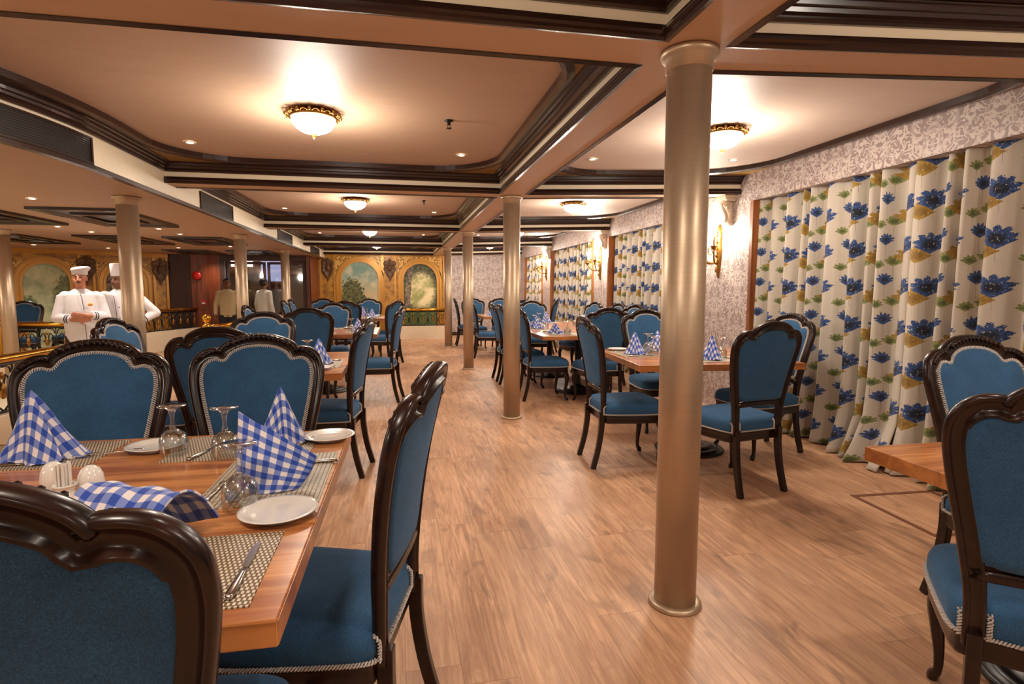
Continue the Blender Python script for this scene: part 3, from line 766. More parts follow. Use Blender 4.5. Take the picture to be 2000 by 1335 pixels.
# curb and balustrades ----------------------------------------------------------
def scroll(b, P0, d, h, r=.008):
    """one iron scroll panel of width h in run direction d"""
    def W(u, z): return (P0[0] + d[0] * u, P0[1] + d[1] * u, P0[2] + z)
    for s in (-1, 1):
        pts = [(h / 2 + s * .01, .02), (h / 2 + s * h * .38, .10), (h / 2 + s * h * .40, .22), (h / 2 + s * h * .18, .30), (h / 2 + s * h * .08, .22), (h / 2 + s * h * .2, .18)]
        b.tube(spline([W(u, z) for u, z in pts], 4), r, 6)
        pts = [(h / 2 + s * .01, .37), (h / 2 + s * h * .34, .36), (h / 2 + s * h * .44, .30)]
        b.tube(spline([W(u, z) for u, z in pts], 4), r, 6)
    b.tube([W(0, 0), W(0, .39)], r, 6)
def railing(pts, zc, lb, brass_balls=(), grp='brass balustrades'):
    r = empty('balustrade', (pts[0][0], pts[0][1], zc)); tag(r, lb, 'railing', grp)
    ox, oy = pts[0][:2]; P = [(x - ox, y - oy) for x, y in pts]
    MB().tube([(x, y, .43) for x, y in P], .036, 14).build('handrail', M['brass'], r, True)
    ir = MB(); gd = MB()
    ir.tube([(x, y, .385) for x, y in P], .012, 6); ir.tube([(x, y, .012) for x, y in P], .012, 6)
    for i in range(len(P) - 1):
        a, b = Vector(P[i]), Vector(P[i + 1]); L = (b - a).length; n = max(1, round(L / .26)); d = (b - a) / L; w_ = L / n
        for k in range(n):
            q = a + d * (k * w_); scroll(ir, (q.x, q.y, 0), d, w_)
            c = q + d * (w_ / 2); gd.ell((c.x, c.y, .18), (.028, .028, .07), 8, 6); gd.ell((c.x, c.y, .30), (.02, .02, .03), 8, 5)
    ir.build('scroll_panels', M['iron'], r, True); gd.build('gilt_leaves', M['gilt'], r, True)
    for (x, y) in brass_balls:
        q = MB(); q.lathe([(.05, -.30 if False else 0), (.05, .44), (.065, .45), (.065, .47), (.03, .49), (.022, .51), (.05, .535), (.062, .57), (.05, .61), (.02, .63), (.001, .632)], 16, (x - ox, y - oy, 0))
        q.build('ball_post', M['brass'], r, True)
    return r
def curb(pts, z0, z1, lb, th=.14):
    b = MB(); P = [Vector((x, y)) for x, y in pts]
    def nrm(i):
        t = (P[min(i + 1, len(P) - 1)] - P[max(i - 1, 0)]).normalized(); return Vector((-t.y, t.x))
    A = [P[i] + nrm(i) * th / 2 for i in range(len(P))]; B = [P[i] - nrm(i) * th / 2 for i in range(len(P))]
    b.rings([[(*a, z0) for a in A], [(*a, z1) for a in A], [(*a, z1) for a in B], [(*a, z0) for a in B]], False, False, False)
    n = len(P); b.f += [(0, n, 2 * n, 3 * n), (n - 1, 4 * n - 1, 3 * n - 1, 2 * n - 1)]
    struct('trim_%d' % (tn + 3), b.v, b.f, M['cream'], label=lb)
near = [(-3.1, -1.0), (-3.1, 2.0), (-3.1, 5.0), (-3.08, 6.3), (-3.0, 7.2)]
curb(near, PIT, .32, 'cream curb under the near brass balustrade'); railing(near, .32, 'brass balustrade with iron scrolls at the left edge, behind the nearest table chairs')
r2 = [(-2.68, 8.7), (-2.55, 10.6), (-2.42, 12.4), (-2.3, 13.9)]
curb(r2, PIT, .32, 'cream curb behind the left tables'); railing(r2, .32, 'brass balustrade running behind the far left tables towards the doorway', [(-2.68, 8.7)])
r3 = [(-5.65, 9.4), (-4.7, 9.4), (-4.0, 9.4)]
railing(r3, .36 , 'brass balustrade behind the chef in the soft cap', [(-5.65, 9.4)])
curb(r3, PIT, .36, 'low cream curb behind the chefs')
r4 = [(-5.1, 12.4), (-5.02, 13.0), (-4.75, 13.9), (-4.6, 14.3)]
curb(r4, -.3, .42, 'cream curb by the dark wood wall'); railing(r4, .42, 'brass balustrade in front of the dark wood wall, right of the big left column')
r5 = [(-.2, 15.1), (.5, 15.1), (1.27, 15.1)]
curb(r5, 0, .34, 'cream curb in front of the far murals'); railing(r5, .34, 'brass balustrade in front of the right far mural')

# ceiling coffer panels over the atrium
pn = [(-3.5, -2.68, 6.3, 7.85, 'nearest dark framed panel over the atrium, cut by the big left column'), (-4.75, -3.9, 6.3, 7.85, 'dark framed panel at the far left of the atrium ceiling'),
      (-4.7, -3.85, 9.5, 11.05, 'dark framed panel of the second atrium row, left one'), (-3.5, -2.65, 9.5, 11.0, 'dark framed panel of the second atrium row, beside the second atrium column'),
      (-4.7, -3.85, 12.7, 14.1, 'farthest dark framed panel, left one by the doorway'), (-3.5, -2.65, 12.7, 14.1, 'farthest dark framed panel, right one above the doorway'), (-6.2, -5.4, 9.5, 11.2, 'dark framed panel above the angled gilt wall')]
M['grey_panel'] = Mat('smoked_panel', srgb(58, 46, 42), .35, 0).m
for x0, x1, y0, y1, lb in pn:
    cx, cy = (x0 + x1) / 2, (y0 + y1) / 2; hx, hy = (x1 - x0) / 2, (y1 - y0) / 2
    r = empty('ceiling_panel', (cx, cy, 2.082 + sh(cy))); tag(r, lb, 'ceiling panel', 'dark framed panels in the atrium ceiling')
    def ring(a, b_, z): return [(-a, -b_, z), (a, -b_, z), (a, b_, z), (-a, b_, z)]
    MB().rings([ring(hx, hy, 0), ring(hx, hy, -.03), ring(hx - .07, hy - .07, -.03), ring(hx - .09, hy - .09, -.012)], False, False).build('panel_frame', M['dark'], r)
    MB().rings([ring(hx - .085, hy - .085, -.010), ring(hx * .5, hy * .5, -.010)], False, True).build('panel_field', M['grey_panel'], r)
    MB().rings([ring(hx * .52, hy * .52, -.010), ring(hx * .52, hy * .52, -.03), ring(hx * .40, hy * .40, -.03), ring(hx * .40, hy * .40, -.010)], False, False).build('inner_frame', M['dark'], r)
# ================================================================ LAMPS
def bowl_lamp():
    r = empty('ceiling_lamp'); b = MB()
    prof = [(.0, .0), (.135, 0), (.14, -.012), (.150, -.02), (.148, -.032), (.138, -.038), (.125, -.036)]
    b.lathe([(.02, 0), (.12, 0), (.128, -.02), (.142, -.03), (.144, -.042), (.136, -.046), (.13, -.04)], 40, cap=False)
    for i in range(14):
        a = 2 * PI * i / 14; ca, sa = math.cos(a), math.sin(a)
        b.tube([(ca * (.150 + .018 * math.cos(t)) - sa * .022 * math.sin(t), sa * (.150 + .018 * math.cos(t)) + ca * .022 * math.sin(t), -.030 + .004 * math.cos(2 * t)) for t in [2 * PI * k / 10 for k in range(10)]], .0035, 5, closed=True)
        a += PI / 14; b.ell((.165 * math.cos(a), .165 * math.sin(a), -.026), (.010, .010, .012), 8, 5)
        b.tube([(.14 * math.cos(a), .14 * math.sin(a), -.036), (.172 * math.cos(a), .172 * math.sin(a), -.022)], .004, 5)
    b.build('brass_gallery', M['gilt'], r, True)
    g = [(.132 * math.cos(t), -.045 - .092 * math.sin(t)) for t in [PI / 2 * k / 12 for k in range(13)]]; g[-1] = (.001, g[-1][1])
    MB().lathe(g, 36, cap=False).build('glass_bowl', M['bowl'], r, True)
    MB().lathe([(.001, -.133), (.016, -.136), (.018, -.142), (.009, -.147), (.011, -.155), (.005, -.163), (.001, -.168)], 14).build('finial', M['gilt'], [c for c in r.children if c.name.startswith('glass_bowl')][0], True)
    return r
def add_light(name, kind, loc, energy, color, parent=None, **kw):
    ld = bpy.data.lights.new(name, kind); ld.energy = energy; ld.color = color
    for k, v in kw.items(): setattr(ld, k, v)
    o = bpy.data.objects.new(name, ld); o.location = loc; return link(o, parent)
bays = [(BEAMS[i][1], BEAMS[i + 1][0]) for i in range(len(BEAMS) - 1)]
lab = {1: 'overhead behind the foreground column', 2: 'in the first coffer', 3: 'in the second coffer', 4: 'in the third coffer', 5: 'in the farthest coffer', 0: 'behind the viewpoint'}
lamp0 = bowl_lamp(); used = False
for i, (y0, y1) in enumerate(bays):
    ym = (y0 + y1) / 2
    for side, x in (('left', -.50), ('right', 2.28)):
        if i == 0 and False: continue
        r = lamp0 if not used else dup(lamp0); used = True
        yy = ym + (.0 if side == 'left' else -.055 * 1.04)
        r.location = (x, yy, 2.397 + sh(yy) + rise(x)); tag(r, 'brass-rimmed opal bowl ceiling lamp %s, %s side of the aisle beam' % (lab[i], side), 'ceiling lamp', 'opal bowl ceiling lamps')
        l = add_light('lamp_glow', 'POINT', (x, yy, 2.399 - .20), BAY_LAMP_W * (.85 if i < 2 else 1.0), (1, .89, .76), shadow_soft_size=.13)
        l.parent = r; l.location = (0, 0, -.20); l['kind'] = 'structure'
for x, y, nm in ((-5.6, 3.4, 'over the near landing, beyond the left edge'), (-7.3, 7.4, 'over the far side of the landing, beyond the left edge'), (-4.6, .2, 'over the rear landing')):  # bowl lamps added out of view to brighten the atrium ceiling
    r = dup(lamp0); r.location = (x, y, 2.081 + sh(y)); tag(r, 'added unseen opal bowl lamp ' + nm, 'ceiling lamp', 'opal bowl ceiling lamps')
    for ch in [c for c in r.children if c.type == 'LIGHT']: bpy.data.objects.remove(ch)
    l = add_light('lamp_glow', 'POINT', (0, 0, -.2), 75, (1, .87, .72), r, shadow_soft_size=.13); l['kind'] = 'structure'
def spot_fix():
    r = empty('downlight'); MB().lathe([(.024, -.001), (.024, -.004), (.040, -.006), (.043, -.002), (.043, .0)], 20, cap=False).build('ring', M['white_metal'], r, True)
    MB().lathe([(.001, -.002), (.026, -.002)], 16, cap=False).build('lens', M['spot'], r); return r
d0 = spot_fix(); used = False
dl = []
for i, (y0, y1) in enumerate(bays):
    nm = lab[i]
    for x, pos in ((-1.52, 'near the fascia'), (.53, 'near the aisle beam'), (1.66, 'just right of the aisle beam'), (2.95, 'near the window wall')):
        y = y1 - .62 - (.055 * (x - 1.24) if x > 1 else 0); dl.append((x, y, 2.396 + rise(x), nm + ', ' + pos, 1))
for x, y, nm in ((-3.13, 5.75, 'by the nearest dark panel'), (-4.25, 8.3, 'above the soft-capped chef'), (-4.2, 9.0, 'farther above the soft-capped chef'), (-3.1, 8.35, 'right of the big left column'), (-3.1, 9.1, 'farther one right of the big left column'),
                 (-4.2, 12.2, 'small distant one above the wood wall'), (-3.1, 11.6, 'small distant one before the doorway'), (-4.2, 14.1, 'beside the doorway'), (-3.1, 14.1, 'above the doorway'), (-5.6, 12.6, 'before the angled gilt wall, right'), (-6.5, 11.9, 'before the angled gilt wall, left'),
                 (-4.6, 5.2, 'at the near left'), (-3.1, 3.4, 'over the near landing'), (-4.6, 2.2, 'over the rear landing')):
    dl.append((x, y, 2.080, 'in the atrium ceiling, ' + nm, 0))
for x, y, z, nm, hi in dl:
    r = d0 if not used else dup(d0); used = True
    r.location = (x, y, z + sh(y)); tag(r, 'small round recessed downlight ' + nm, 'downlight', 'recessed downlights')
    l = add_light('lamp_glow', 'SPOT', (0, 0, -.02), SPOT_W * (1.0 if hi else 5.0), (1, .89, .76), r, spot_size=2.3, spot_blend=.9, shadow_soft_size=.03)
    l['kind'] = 'structure'
# sprinkler heads
def sprinkler():
    b = MB(); b.lathe([(.028, 0), (.030, -.004), (.012, -.010), (.009, -.03), (.006, -.032)], 14); b.lathe([(.018, -.05), (.018, -.053)], 10)
    for s in (-1, 1): b.tube([(s * .008, 0, -.03), (s * .012, 0, -.042), (s * .004, 0, -.051)], .002, 5)
    return b.build('sprinkler', M['iron'], None, True)
for k, (x, y, nm) in enumerate(((.345, 3.82, 'nearest, right of the first ceiling lamp'), (.335, 7.3, 'second, right of the second ceiling lamp'), (.33, 10.9, 'third, far down the room'))):
    o = sprinkler(); o.location = (x, y, 2.398 + sh(y)); tag(o, 'small dark sprinkler head on the ceiling, ' + nm, 'sprinkler', 'ceiling sprinklers')
# sconces
def sconce():
    r = empty('wall_sconce'); b = MB()
    # tapering acanthus back plate
    pts = [(.0, .26), (.03, .22), (.045, .14), (.04, .05), (.05, -.02), (.04, -.10), (.026, -.18), (.012, -.26), (0, -.32)]
    sp = spline([(x, 0, z) for x, z in pts], 4); full = [(p[0], p[2]) for p in sp] + [(-p[0], p[2]) for p in reversed(sp[1:-1])]
    b.rings([[(0, u, z) for u, z in full], [(-.015, u, z) for u, z in full], [(-.032, u * .6, z * .85) for u, z in full]], False, True)
    for i in range(6): b.ell((-.035, 0, .15 - i * .075), (.018, .022 - i * .002, .028), 8, 6)
    b.build('back_plate', M['gilt'], r, True)
    for s, out, zt in ((-1, .16, .02), (0, .24, -.02), (1, .16, .02)):
        a = MB(); e = (-out if s else -out, s * .15, zt)
        path = spline([(-.03, 0, -.10), (-.07, s * .04, -.16), (-.13 if s else -.18, s * .11, -.13), (e[0], e[1], zt - .05)], 6)
        a.tube(path, .009, 8); a.tube(spline([(-.05, 0, -.02), (-.10, s * .05, .01), (-.08, s * .09, -.05), (-.06, s * .05, -.06)], 5), .006, 6)
        a.lathe([(.004, zt - .05), (.012, zt - .045), (.036, zt - .01), (.038, zt - .004), (.012, zt - .002), (.014, zt + .01)], 14, (e[0], e[1], 0))
        arm = a.build('arm', M['gilt'], r, True)
        MB().lathe([(.012, zt + .01), (.012, zt + .10), (.008, zt + .104)], 12, (e[0], e[1], 0)).build('candle_sleeve', M['sleeve'], arm, True)
        MB().lathe([(.006, zt + .104), (.017, zt + .122), (.019, zt + .138), (.012, zt + .158), (.004, zt + .175), (.001, zt + .178)], 12, (e[0], e[1], 0)).build('bulb', M['bulb'], arm, True)
    return r
M['sleeve'] = Mat('candle_sleeve', srgb(200, 176, 120), .5).m
s0 = sconce(); used = False
for x, y, z, nm in ((WALL_X, 5.60, 1.74, 'nearest, partly behind the foreground column'), (WALL_X, 9.27, 1.78, 'between the second and third windows'), (WALL_X, 12.88, 1.83, 'farthest, between the third and fourth windows')):
    r = s0 if not used else dup(s0); used = True; r.location = (x, y, z); tag(r, 'gilt three-candle wall sconce ' + nm, 'wall lamp', 'gilt candle sconces')
    l = add_light('lamp_glow', 'POINT', (-.17, 0, .15), 40, (1, .90, .76), r, shadow_soft_size=.05); l['kind'] = 'structure'
# carved corbels under the cross beams
def corbel():
    r = empty('corbel'); b = MB()
    for z0, z1, d in ((-.03, 0, .13), (-.05, -.03, .115), (-.065, -.05, .10)): b.box((-d / 2, 0, (z0 + z1) / 2), (d, .20 if z0 > -.04 else .17, z1 - z0))
    b.build('cap', M['corbel'], r)
    b = MB(); prof = [(-.10, -.065), (-.105, -.10), (-.08, -.14), (-.05, -.19), (-.045, -.24), (-.06, -.27), (-.045, -.30), (0, -.31)]
    sp = spline([(x, 0, z) for x, z in prof], 4)
    b.rings([[(0, -.055, -.065)] + [(p[0], -.055, p[2]) for p in sp], [(0, .055, -.065)] + [(p[0], .055, p[2]) for p in sp]], True, True)
    for s in (-1, 1):
        b.tube([(-.06 + .035 * (1 - k / 22) * math.cos(k * .6), s * .058, -.11 + .035 * (1 - k / 22) * math.sin(k * .6)) for k in range(20)], .008, 6)
        b.tube([(-.03 + .02 * (1 - k / 18) * math.cos(k * .6), s * .058, -.27 + .02 * (1 - k / 18) * math.sin(k * .6)) for k in range(16)], .006, 6)
    b.tube(spline([(-.11, 0, -.08), (-.085, 0, -.15), (-.055, 0, -.22), (-.062, 0, -.28)], 5), .016, 8)
    b.build('scroll', M['corbel'], r, True); return r
M['corbel'] = Mat('carved_plaster', srgb(190, 168, 146), .5).m
c0 = corbel(); used = False
for y, nm in ((5.42, 'above the nearest sconce'), (9.05, 'above the second sconce'), (12.55, 'above the farthest sconce')):
    r = c0 if not used else dup(c0); used = True; r.location = (WALL_X, y, 2.2 + sh(y) + rise(WALL_X)); tag(r, 'carved plaster scroll bracket ' + nm, 'corbel', 'carved brackets under the cross beams')
# lights beyond the doorway
add_light('lamp_glow', 'POINT', (-3.7, 16.0, 1.7), 10, (1, .9, .8), shadow_soft_size=.2)['kind'] = 'structure'
# ================================================================ CHAIR
def by(u, v):                                # the raked, slightly wrapped surface of the back
    t = max(0.0, (v - .45) / .64); return -.232 - .110 * t ** 1.9 + .35 * u * u
def chair():
    r = empty('dining_chair')
    half = [(.172, .38), (.172, .47), (.176, .54), (.186, .61), (.202, .70), (.220, .79), (.234, .87), (.240, .935), (.232, .985), (.204, 1.018), (.168, 1.026), (.143, 1.018)]
    top = [(.143, 1.018), (.128, 1.042), (.098, 1.062), (.055, 1.076), (0, 1.081)]
    a = spline([(u, 0, v) for u, v in half], 5)[:-1] + spline([(u, 0, v) for u, v in top], 5)
    H = [(p[0], p[2]) for p in a]; full = [(-u, v) for u, v in H[:-1]] + list(reversed(H))   # left stile up, over, down the right
    full = [(u * 1.02, v) for u, v in full]; path = [(u, by(u, v), v) for u, v in full]; n = len(full); norms = []
    for i in range(n):
        a_, b_ = full[max(i - 1, 0)], full[min(i + 1, n - 1)]; tx, tz = b_[0] - a_[0], b_[1] - a_[1]; l = math.hypot(tx, tz) or 1
        norms.append((-tz / l, 0, tx / l))
    for _ in range(3):
        q_ = [Vector(k) for k in norms]; norms = [tuple((q_[max(i - 1, 0)] + q_[i] + q_[min(i + 1, n - 1)]).normalized()) for i in range(n)]
    sec = [(-.032, .000), (-.032, .010), (-.027, .016), (-.021, .014), (-.015, .009), (-.004, .010), (.006, .013), (.012, .020), (.020, .022), (.027, .016), (.031, .006), (.031, -.010), (.026, -.020), (.019, -.022),
           (.013, -.017), (.006, -.010), (-.006, -.007), (-.016, -.009), (-.021, -.017), (-.028, -.018), (-.032, -.010)]
    sc = []
    for u, v in full:
        s = .76 + .08 * ss(.45, .62, v)
        s *= 1 + .08 * ss(.85, 1.03, v)
        sc.append(s)
    # tangent x normal points to the front or back: fix the sign through b
    MB().sweep(path, norms, [(a_, -b_) for a_, b_ in sec], False, sc).build('back_frame', M['chair_wood'], r, True)
    # carved leaves along the crest
    b = MB(); rid = []
    for k in range(-6, 7):
        u = k * .02; v = 1.081 - .035 * (abs(u) / .128) ** 1.8; y = by(u, v); rid.append((u, y + .016, v + .016))
        b.tube([(u - .004, y + .024, v + .002), (u, y + .024, v + .014), (u + .006 * (1 if k >= 0 else -1), y + .017, v + .024)], [.005, .007, .005], 6)
    b.tube(rid, .010, 6); b.build('crest_carving', M['chair_wood'], r, True)
    for s in (-1, 1):
        b = MB(); rid = []
        for k in range(5):
            u = s * (.160 + k * .018); v = 1.028 - .0022 * k * k - .001 * k; rid.append((u, by(u, v) + .014, v + .014)); b.tube([(u, by(u, v) + .022, v + .006), (u + s * .004, by(u, v) + .020, v + .014), (u + s * .008, by(u, v) + .014, v + .021)], [.005, .006, .004], 6)
        b.tube(rid, .008, 6); b.build('shoulder_carving', M['chair_wood'], r, True)
    # lower cross rail
    p = [(u, by(u, .575) + .0, .572 + .010 * math.cos(u / .18 * PI / 2)) for u in [-.18 + .036 * i for i in range(11)]]
    MB().sweep(p, [(0, 0, 1)] * 11, [(-.02, -.012), (-.012, .014), (0, .010), (.012, .014), (.02, -.012), (0, -.018)]).build('back_rail', M['chair_wood'], r, True)
    # upholstered panel, front dome and flat back
    inner = []
    for i in range(n):
        if full[i][1] >= .602: inner.append((full[i][0] - norms[i][0] * .020, full[i][1] - norms[i][2] * .020))
    m_ = 10; a_, b_ = inner[-1], inner[0]
    inner += [(a_[0] + (b_[0] - a_[0]) * k / m_, a_[1] - .012 - 0 * k) for k in range(1, m_)]
    c0 = (0, .84)
    rs = []
    for s, d in ((1.0, -.014), (1.0, .006), (.97, .016), (.88, .026), (.7, .034), (.45, .038), (.2, .040)):
        rs.append([(c0[0] + (u - c0[0]) * s, by(c0[0] + (u - c0[0]) * s, c0[1] + (v - c0[1]) * s) + d, c0[1] + (v - c0[1]) * s) for u, v in inner])
    back = [[(c0[0] + (u - c0[0]) * s, by(c0[0] + (u - c0[0]) * s, c0[1] + (v - c0[1]) * s) + d, c0[1] + (v - c0[1]) * s) for u, v in inner] for s, d in ((.2, -.020), (.6, -.019), (.9, -.016))]
    MB().rings(back + rs, True, True).build('backrest_cushion', M['blue'], r, True)
    # braid
    def helix(pts, parent, name='braid'):
        P = [Vector(p) for p in pts]; n_ = len(P); L = [0]
        for i in range(n_): L.append(L[-1] + (P[(i + 1) % n_] - P[i]).length)
        turns = int(L[-1] / .016); tot = turns * 7; b = MB()
        for ph in (0, PI):
            out = []; j = 0
            for k in range(tot):
                d = L[-1] * k / tot
                while L[j + 1] < d: j += 1
                t = (d - L[j]) / max(1e-9, L[j + 1] - L[j]); q = P[j % n_].lerp(P[(j + 1) % n_], t); tg = (P[(j + 1) % n_] - P[j % n_]).normalized()
                s1 = Vector((0, 1, 0)) if name == 'braid' else Vector((0, 0, 1)); s1 = (s1 - tg * s1.dot(tg)).normalized(); s2 = tg.cross(s1); a = 2 * PI * turns * k / tot + ph
                out.append(q + s2 * (.0068 * math.cos(a)) + s1 * (.003 * math.sin(a)))
            b.tube(out, .0026, 4, closed=True)
        return b.build('braid', M['braid'], parent)
    helix([(u * .975, by(u, v) + .016, c0[1] + (v - c0[1]) * .975) for u, v in inner], r)
    # seat
    hp = [(0, .255), (.10, .252), (.19, .238), (.238, .20), (.250, .12), (.240, 0), (.226, -.12), (.214, -.185), (.190, -.212), (.10, -.216), (0, -.217)]
    sp = spline([(x, y, 0) for x, y in hp], 4); out = [(p[0], p[1]) for p in sp] + [(-p[0], p[1]) for p in reversed(sp[1:-1])]
    def rg(s, z): return [(x * s, y * s, z) for x, y in out]
    MB().rings([rg(.98, .395), rg(1.0, .40), rg(1.025, .42), rg(1.02, .445), rg(.985, .467), rg(.92, .480), rg(.8, .488), rg(.55, .494), rg(.25, .496)], True, True).build('seat', M['blue'], r, True)
    MB().rings([rg(.94, .335), rg(.99, .338), rg(1.0, .35), rg(.985, .362), rg(1.0, .385), rg(1.012, .395), rg(.98, .402)], True, True).build('seat_rail', M['chair_wood'], r, True)
    bo = [Vector((x * 1.028, y * 1.028, .404)) for x, y in out]
    P = bo; n_ = len(P); L = [0]
    helix(bo, r, 'b2')
    for s in (-1, 1):
        for e in (-1, 1):
            b = MB(); x0 = s * .172 + e * .030
            for ph in (0, PI):
                b.tube([(x0 + .0055 * math.cos(k * .9 + ph), -.226 + .003 * math.sin(k * .9 + ph) + max(0, k - 22) * .002, .400 + k * .0023) for k in range(30)], .0026, 4)
            b.build('braid', M['braid'], r)
    # legs
    for s in (-1, 1):
        path = spline([(s * .172, -.232, .42), (s * .172, -.234, .30), (s * .175, -.256, .15), (s * .180, -.295, .0)], 6)
        q = MB(); k = len(path)
        q.sweep(path, [(0, 1, 0)] * k, [(-.021, -.017), (.021, -.017), (.021, .017), (-.021, .017)], False, [1.0 - .12 * i / k for i in range(k)])
        sharp_mod(q.build('leg', M['chair_wood'], r), .004)
    for s in (-1, 1):
        pts = [(s * .195, .19, .37), (s * .205, .20, .33), (s * .216, .214, .27), (s * .212, .21, .20), (s * .203, .198, .11), (s * .203, .198, .05), (s * .212, .214, .022), (s * .214, .222, .0)]
        rad = [.030, .031, .027, .021, .015, .013, .018, .016]
        sp1 = spline(pts, 4); rr = [rad[min(i // 4, 7)] + (rad[min(i // 4 + 1, 7)] - rad[min(i // 4, 7)]) * ((i % 4) / 4) for i in range(len(sp1))]
        MB().tube(sp1, rr, 10).build('leg', M['chair_wood'], r, True)
    return r
chair0 = chair(); chair_used = False
bn = {}
for ch in list(chair0.children): bn.setdefault(ch.name.split('.')[0], []).append(ch)
for ch in bn['crest_carving'] + bn['shoulder_carving']: ch.parent = bn['back_frame'][0]
for ch in bn['braid']:
    zs_ = [v.co.z for v in ch.data.vertices]
    ch.parent = bn['backrest_cushion'][0] if max(zs_) > .8 else bn['seat'][0]; ch['label'] = 'silver-white twisted braid'

def put_chair(x, y, h, label, grp, z=0.0):
    """x, y: top middle of the back; h: heading in degrees clockwise from the room's long axis"""
    global chair_used
    r = chair0 if not chair_used else dup(chair0); chair_used = True
    a = math.radians(h); r.location = (x + .325 * math.sin(a), y + .325 * math.cos(a), z); r.rotation_euler = (0, 0, -a)
    tag(r, 'blue dark-wood chair ' + label, 'chair', grp); return r
G1 = 'chairs around the nearest left table'; G2 = 'chairs around the second left table'; G3 = 'chairs around the third left table'; G4 = 'chairs around the farthest left table'
R1g = 'chairs around the small table at the right edge'; R2g = 'chairs around the table behind the foreground column'; R3g = 'chairs around the long window table'; R4g = 'chairs around the far window table'
CH = [
 (-.495, .68, 2, 'seen from behind in the bottom left corner, largest in view', G1), (.085, 1.50, -76, 'seen side-on at the right end of the nearest table', G1),
 (-1.155, 2.45, 177, 'facing the viewer at the far side of the nearest table, left one', G1), (-.60, 2.62, 178, 'facing the viewer at the far side of the nearest table, right one', G1),
 (-.94, 3.20, 0, 'seen from behind between the two front-facing chairs of the nearest table', G2), (-1.16, 5.27, 180, 'facing the viewer at the far side of the second left table', G2),
 (-1.94, 4.33, 96, 'turned towards the room in front of the big left column', G2), (-.21, 4.10, -81, 'side-on at the aisle end of the second left table', G2),
 (-.97, 6.43, 0, 'seen from behind at the near side of the third left table', G3), (.04, 6.70, -81, 'side-on at the aisle end of the third left table', G3),
 (-1.87, 7.56, 92, 'at the balustrade end of the third left table', G3), (-.95, 8.70, 180, 'facing the viewer at the far side of the third left table', G3),
 (-.90, 10.1, 0, 'seen from behind at the near side of the farthest left table', G4), (-.02, 10.0, -55, 'seen from behind, turned, at the aisle corner of the farthest left table', G4), (.02, 11.3, -90, 'side-on at the aisle end of the farthest left table', G4),
 (-.62, 12.6, 180, 'facing the viewer before the far murals, right one', G4), (-1.62, 13.0, 180, 'facing the viewer before the far murals, left one', G4), (-2.12, 11.2, 90, 'at the balustrade end of the farthest left table, nearer one', G4), (-2.12, 11.9, 90, 'at the balustrade end of the farthest left table, farther one', G4),
 (1.50, .93, 45, 'seen from behind, cut by the right edge of the picture', R1g), (2.38, 1.95, 180, 'facing the viewer at the right edge, behind the one seen from behind', R1g),
 (1.34, 3.98, 92, 'side-on at the left end of the table behind the foreground column', R2g), (2.25, 3.06, -10, 'seen from behind right of the foreground column', R2g),
 (3.14, 4.05, -98, 'half hidden behind the one right of the foreground column, by the curtain', R2g), (2.40, 5.22, 180, 'facing the viewer just left of the foreground column, braid visible', R2g),
 (1.38, 6.5, 90, 'side-on at the long window table, right behind the second column', R3g), (1.31, 7.35, 90, 'side-on at the left of the long window table, middle one', R3g), (1.31, 7.95, 90, 'side-on at the left of the long window table, farther one', R3g),
 (2.22, 5.74, 0, 'seen from behind at the near side of the long window table', R3g), (3.06, 6.95, -104, 'at the window side of the long window table, nearest', R3g), (3.13, 7.7, -100, 'at the window side of the long window table, middle', R3g), (3.15, 8.75, -100, 'at the window side of the long window table, farthest', R3g),
 (2.30, 9.7, 180, 'facing the viewer at the far end of the long window table', R3g), (3.14, 11.0, -65, 'dark-looking one turned away by the third window', R4g),
 (1.36, 10.7, 92, 'side-on, partly behind the third aisle column', R4g), (1.66, 12.8, 180, 'facing the viewer at the far window table, left one', R4g), (2.25, 12.65, 176, 'facing the viewer at the far window table, right one', R4g), (1.27, 13.1, 92, 'standing alone against the damask end wall', R4g), (2.3, 10.35, 0, 'seen from behind at the near side of the far window table', R4g),
 (-6.35, 11.25, 165, 'behind the balustrade at the far left, front one', 'chairs behind the left balustrade'), (-5.72, 11.9, 195, 'behind the balustrade at the far left, right one', 'chairs behind the left balustrade'), (-7.05, 10.5, 80, 'behind the balustrade at the far left, beside the edge column', 'chairs behind the left balustrade')]
for c in CH: put_chair(*c)

# ================================================================ TABLES
def table(cx, cy, w_, d, rz, label, nped=1):
    r = empty('dining_table', (cx, cy, 0), rz); tag(r, label, 'table', 'wood-topped pedestal tables')
    t = .048
    o = MB().box((0, 0, .77 - t / 2), (w_, d, t)).build('tabletop', M['table'], r); sharp_mod(o, .003)
    e = MB(); k = .0012
    for s in (-1, 1):
        e.box((s * (w_ / 2 + k / 2), 0, .77 - t / 2), (k, d - .006, t - .007)); e.box((0, s * (d / 2 + k / 2), .77 - t / 2), (w_ - .006, k, t - .007))
    e.build('edge_band', M['table_edge'], r)
    xs = [0] if nped == 1 else [-w_ * .25, w_ * .25]
    for x in xs:
        MB().lathe([(.001, .0), (.27, 0), (.275, .012), (.26, .022), (.24, .020), (.235, .03), (.21, .034), (.19, .030), (.18, .045), (.13, .052), (.11, .05), (.09, .07), (.05, .09), (.001, .09)], 36, (x, 0, 0)).build('base', M['iron'], r, True)
        MB().lathe([(.048, .06), (.044, .12), (.038, .2), (.038, .60), (.05, .66), (.05, .69)], 20, (x, 0, 0)).build('pedestal', M['iron'], r, True)
        b = MB(); b.box((x, 0, .71), (.5, .06, .02)); b.box((x, 0, .71), (.06, .5, .02)); b.build('top_bracket', M['iron'], r)
    return r
table(-.835, 1.564, 1.28, 1.272, math.radians(-.6), 'nearest wooden table, set for four, in the lower left')
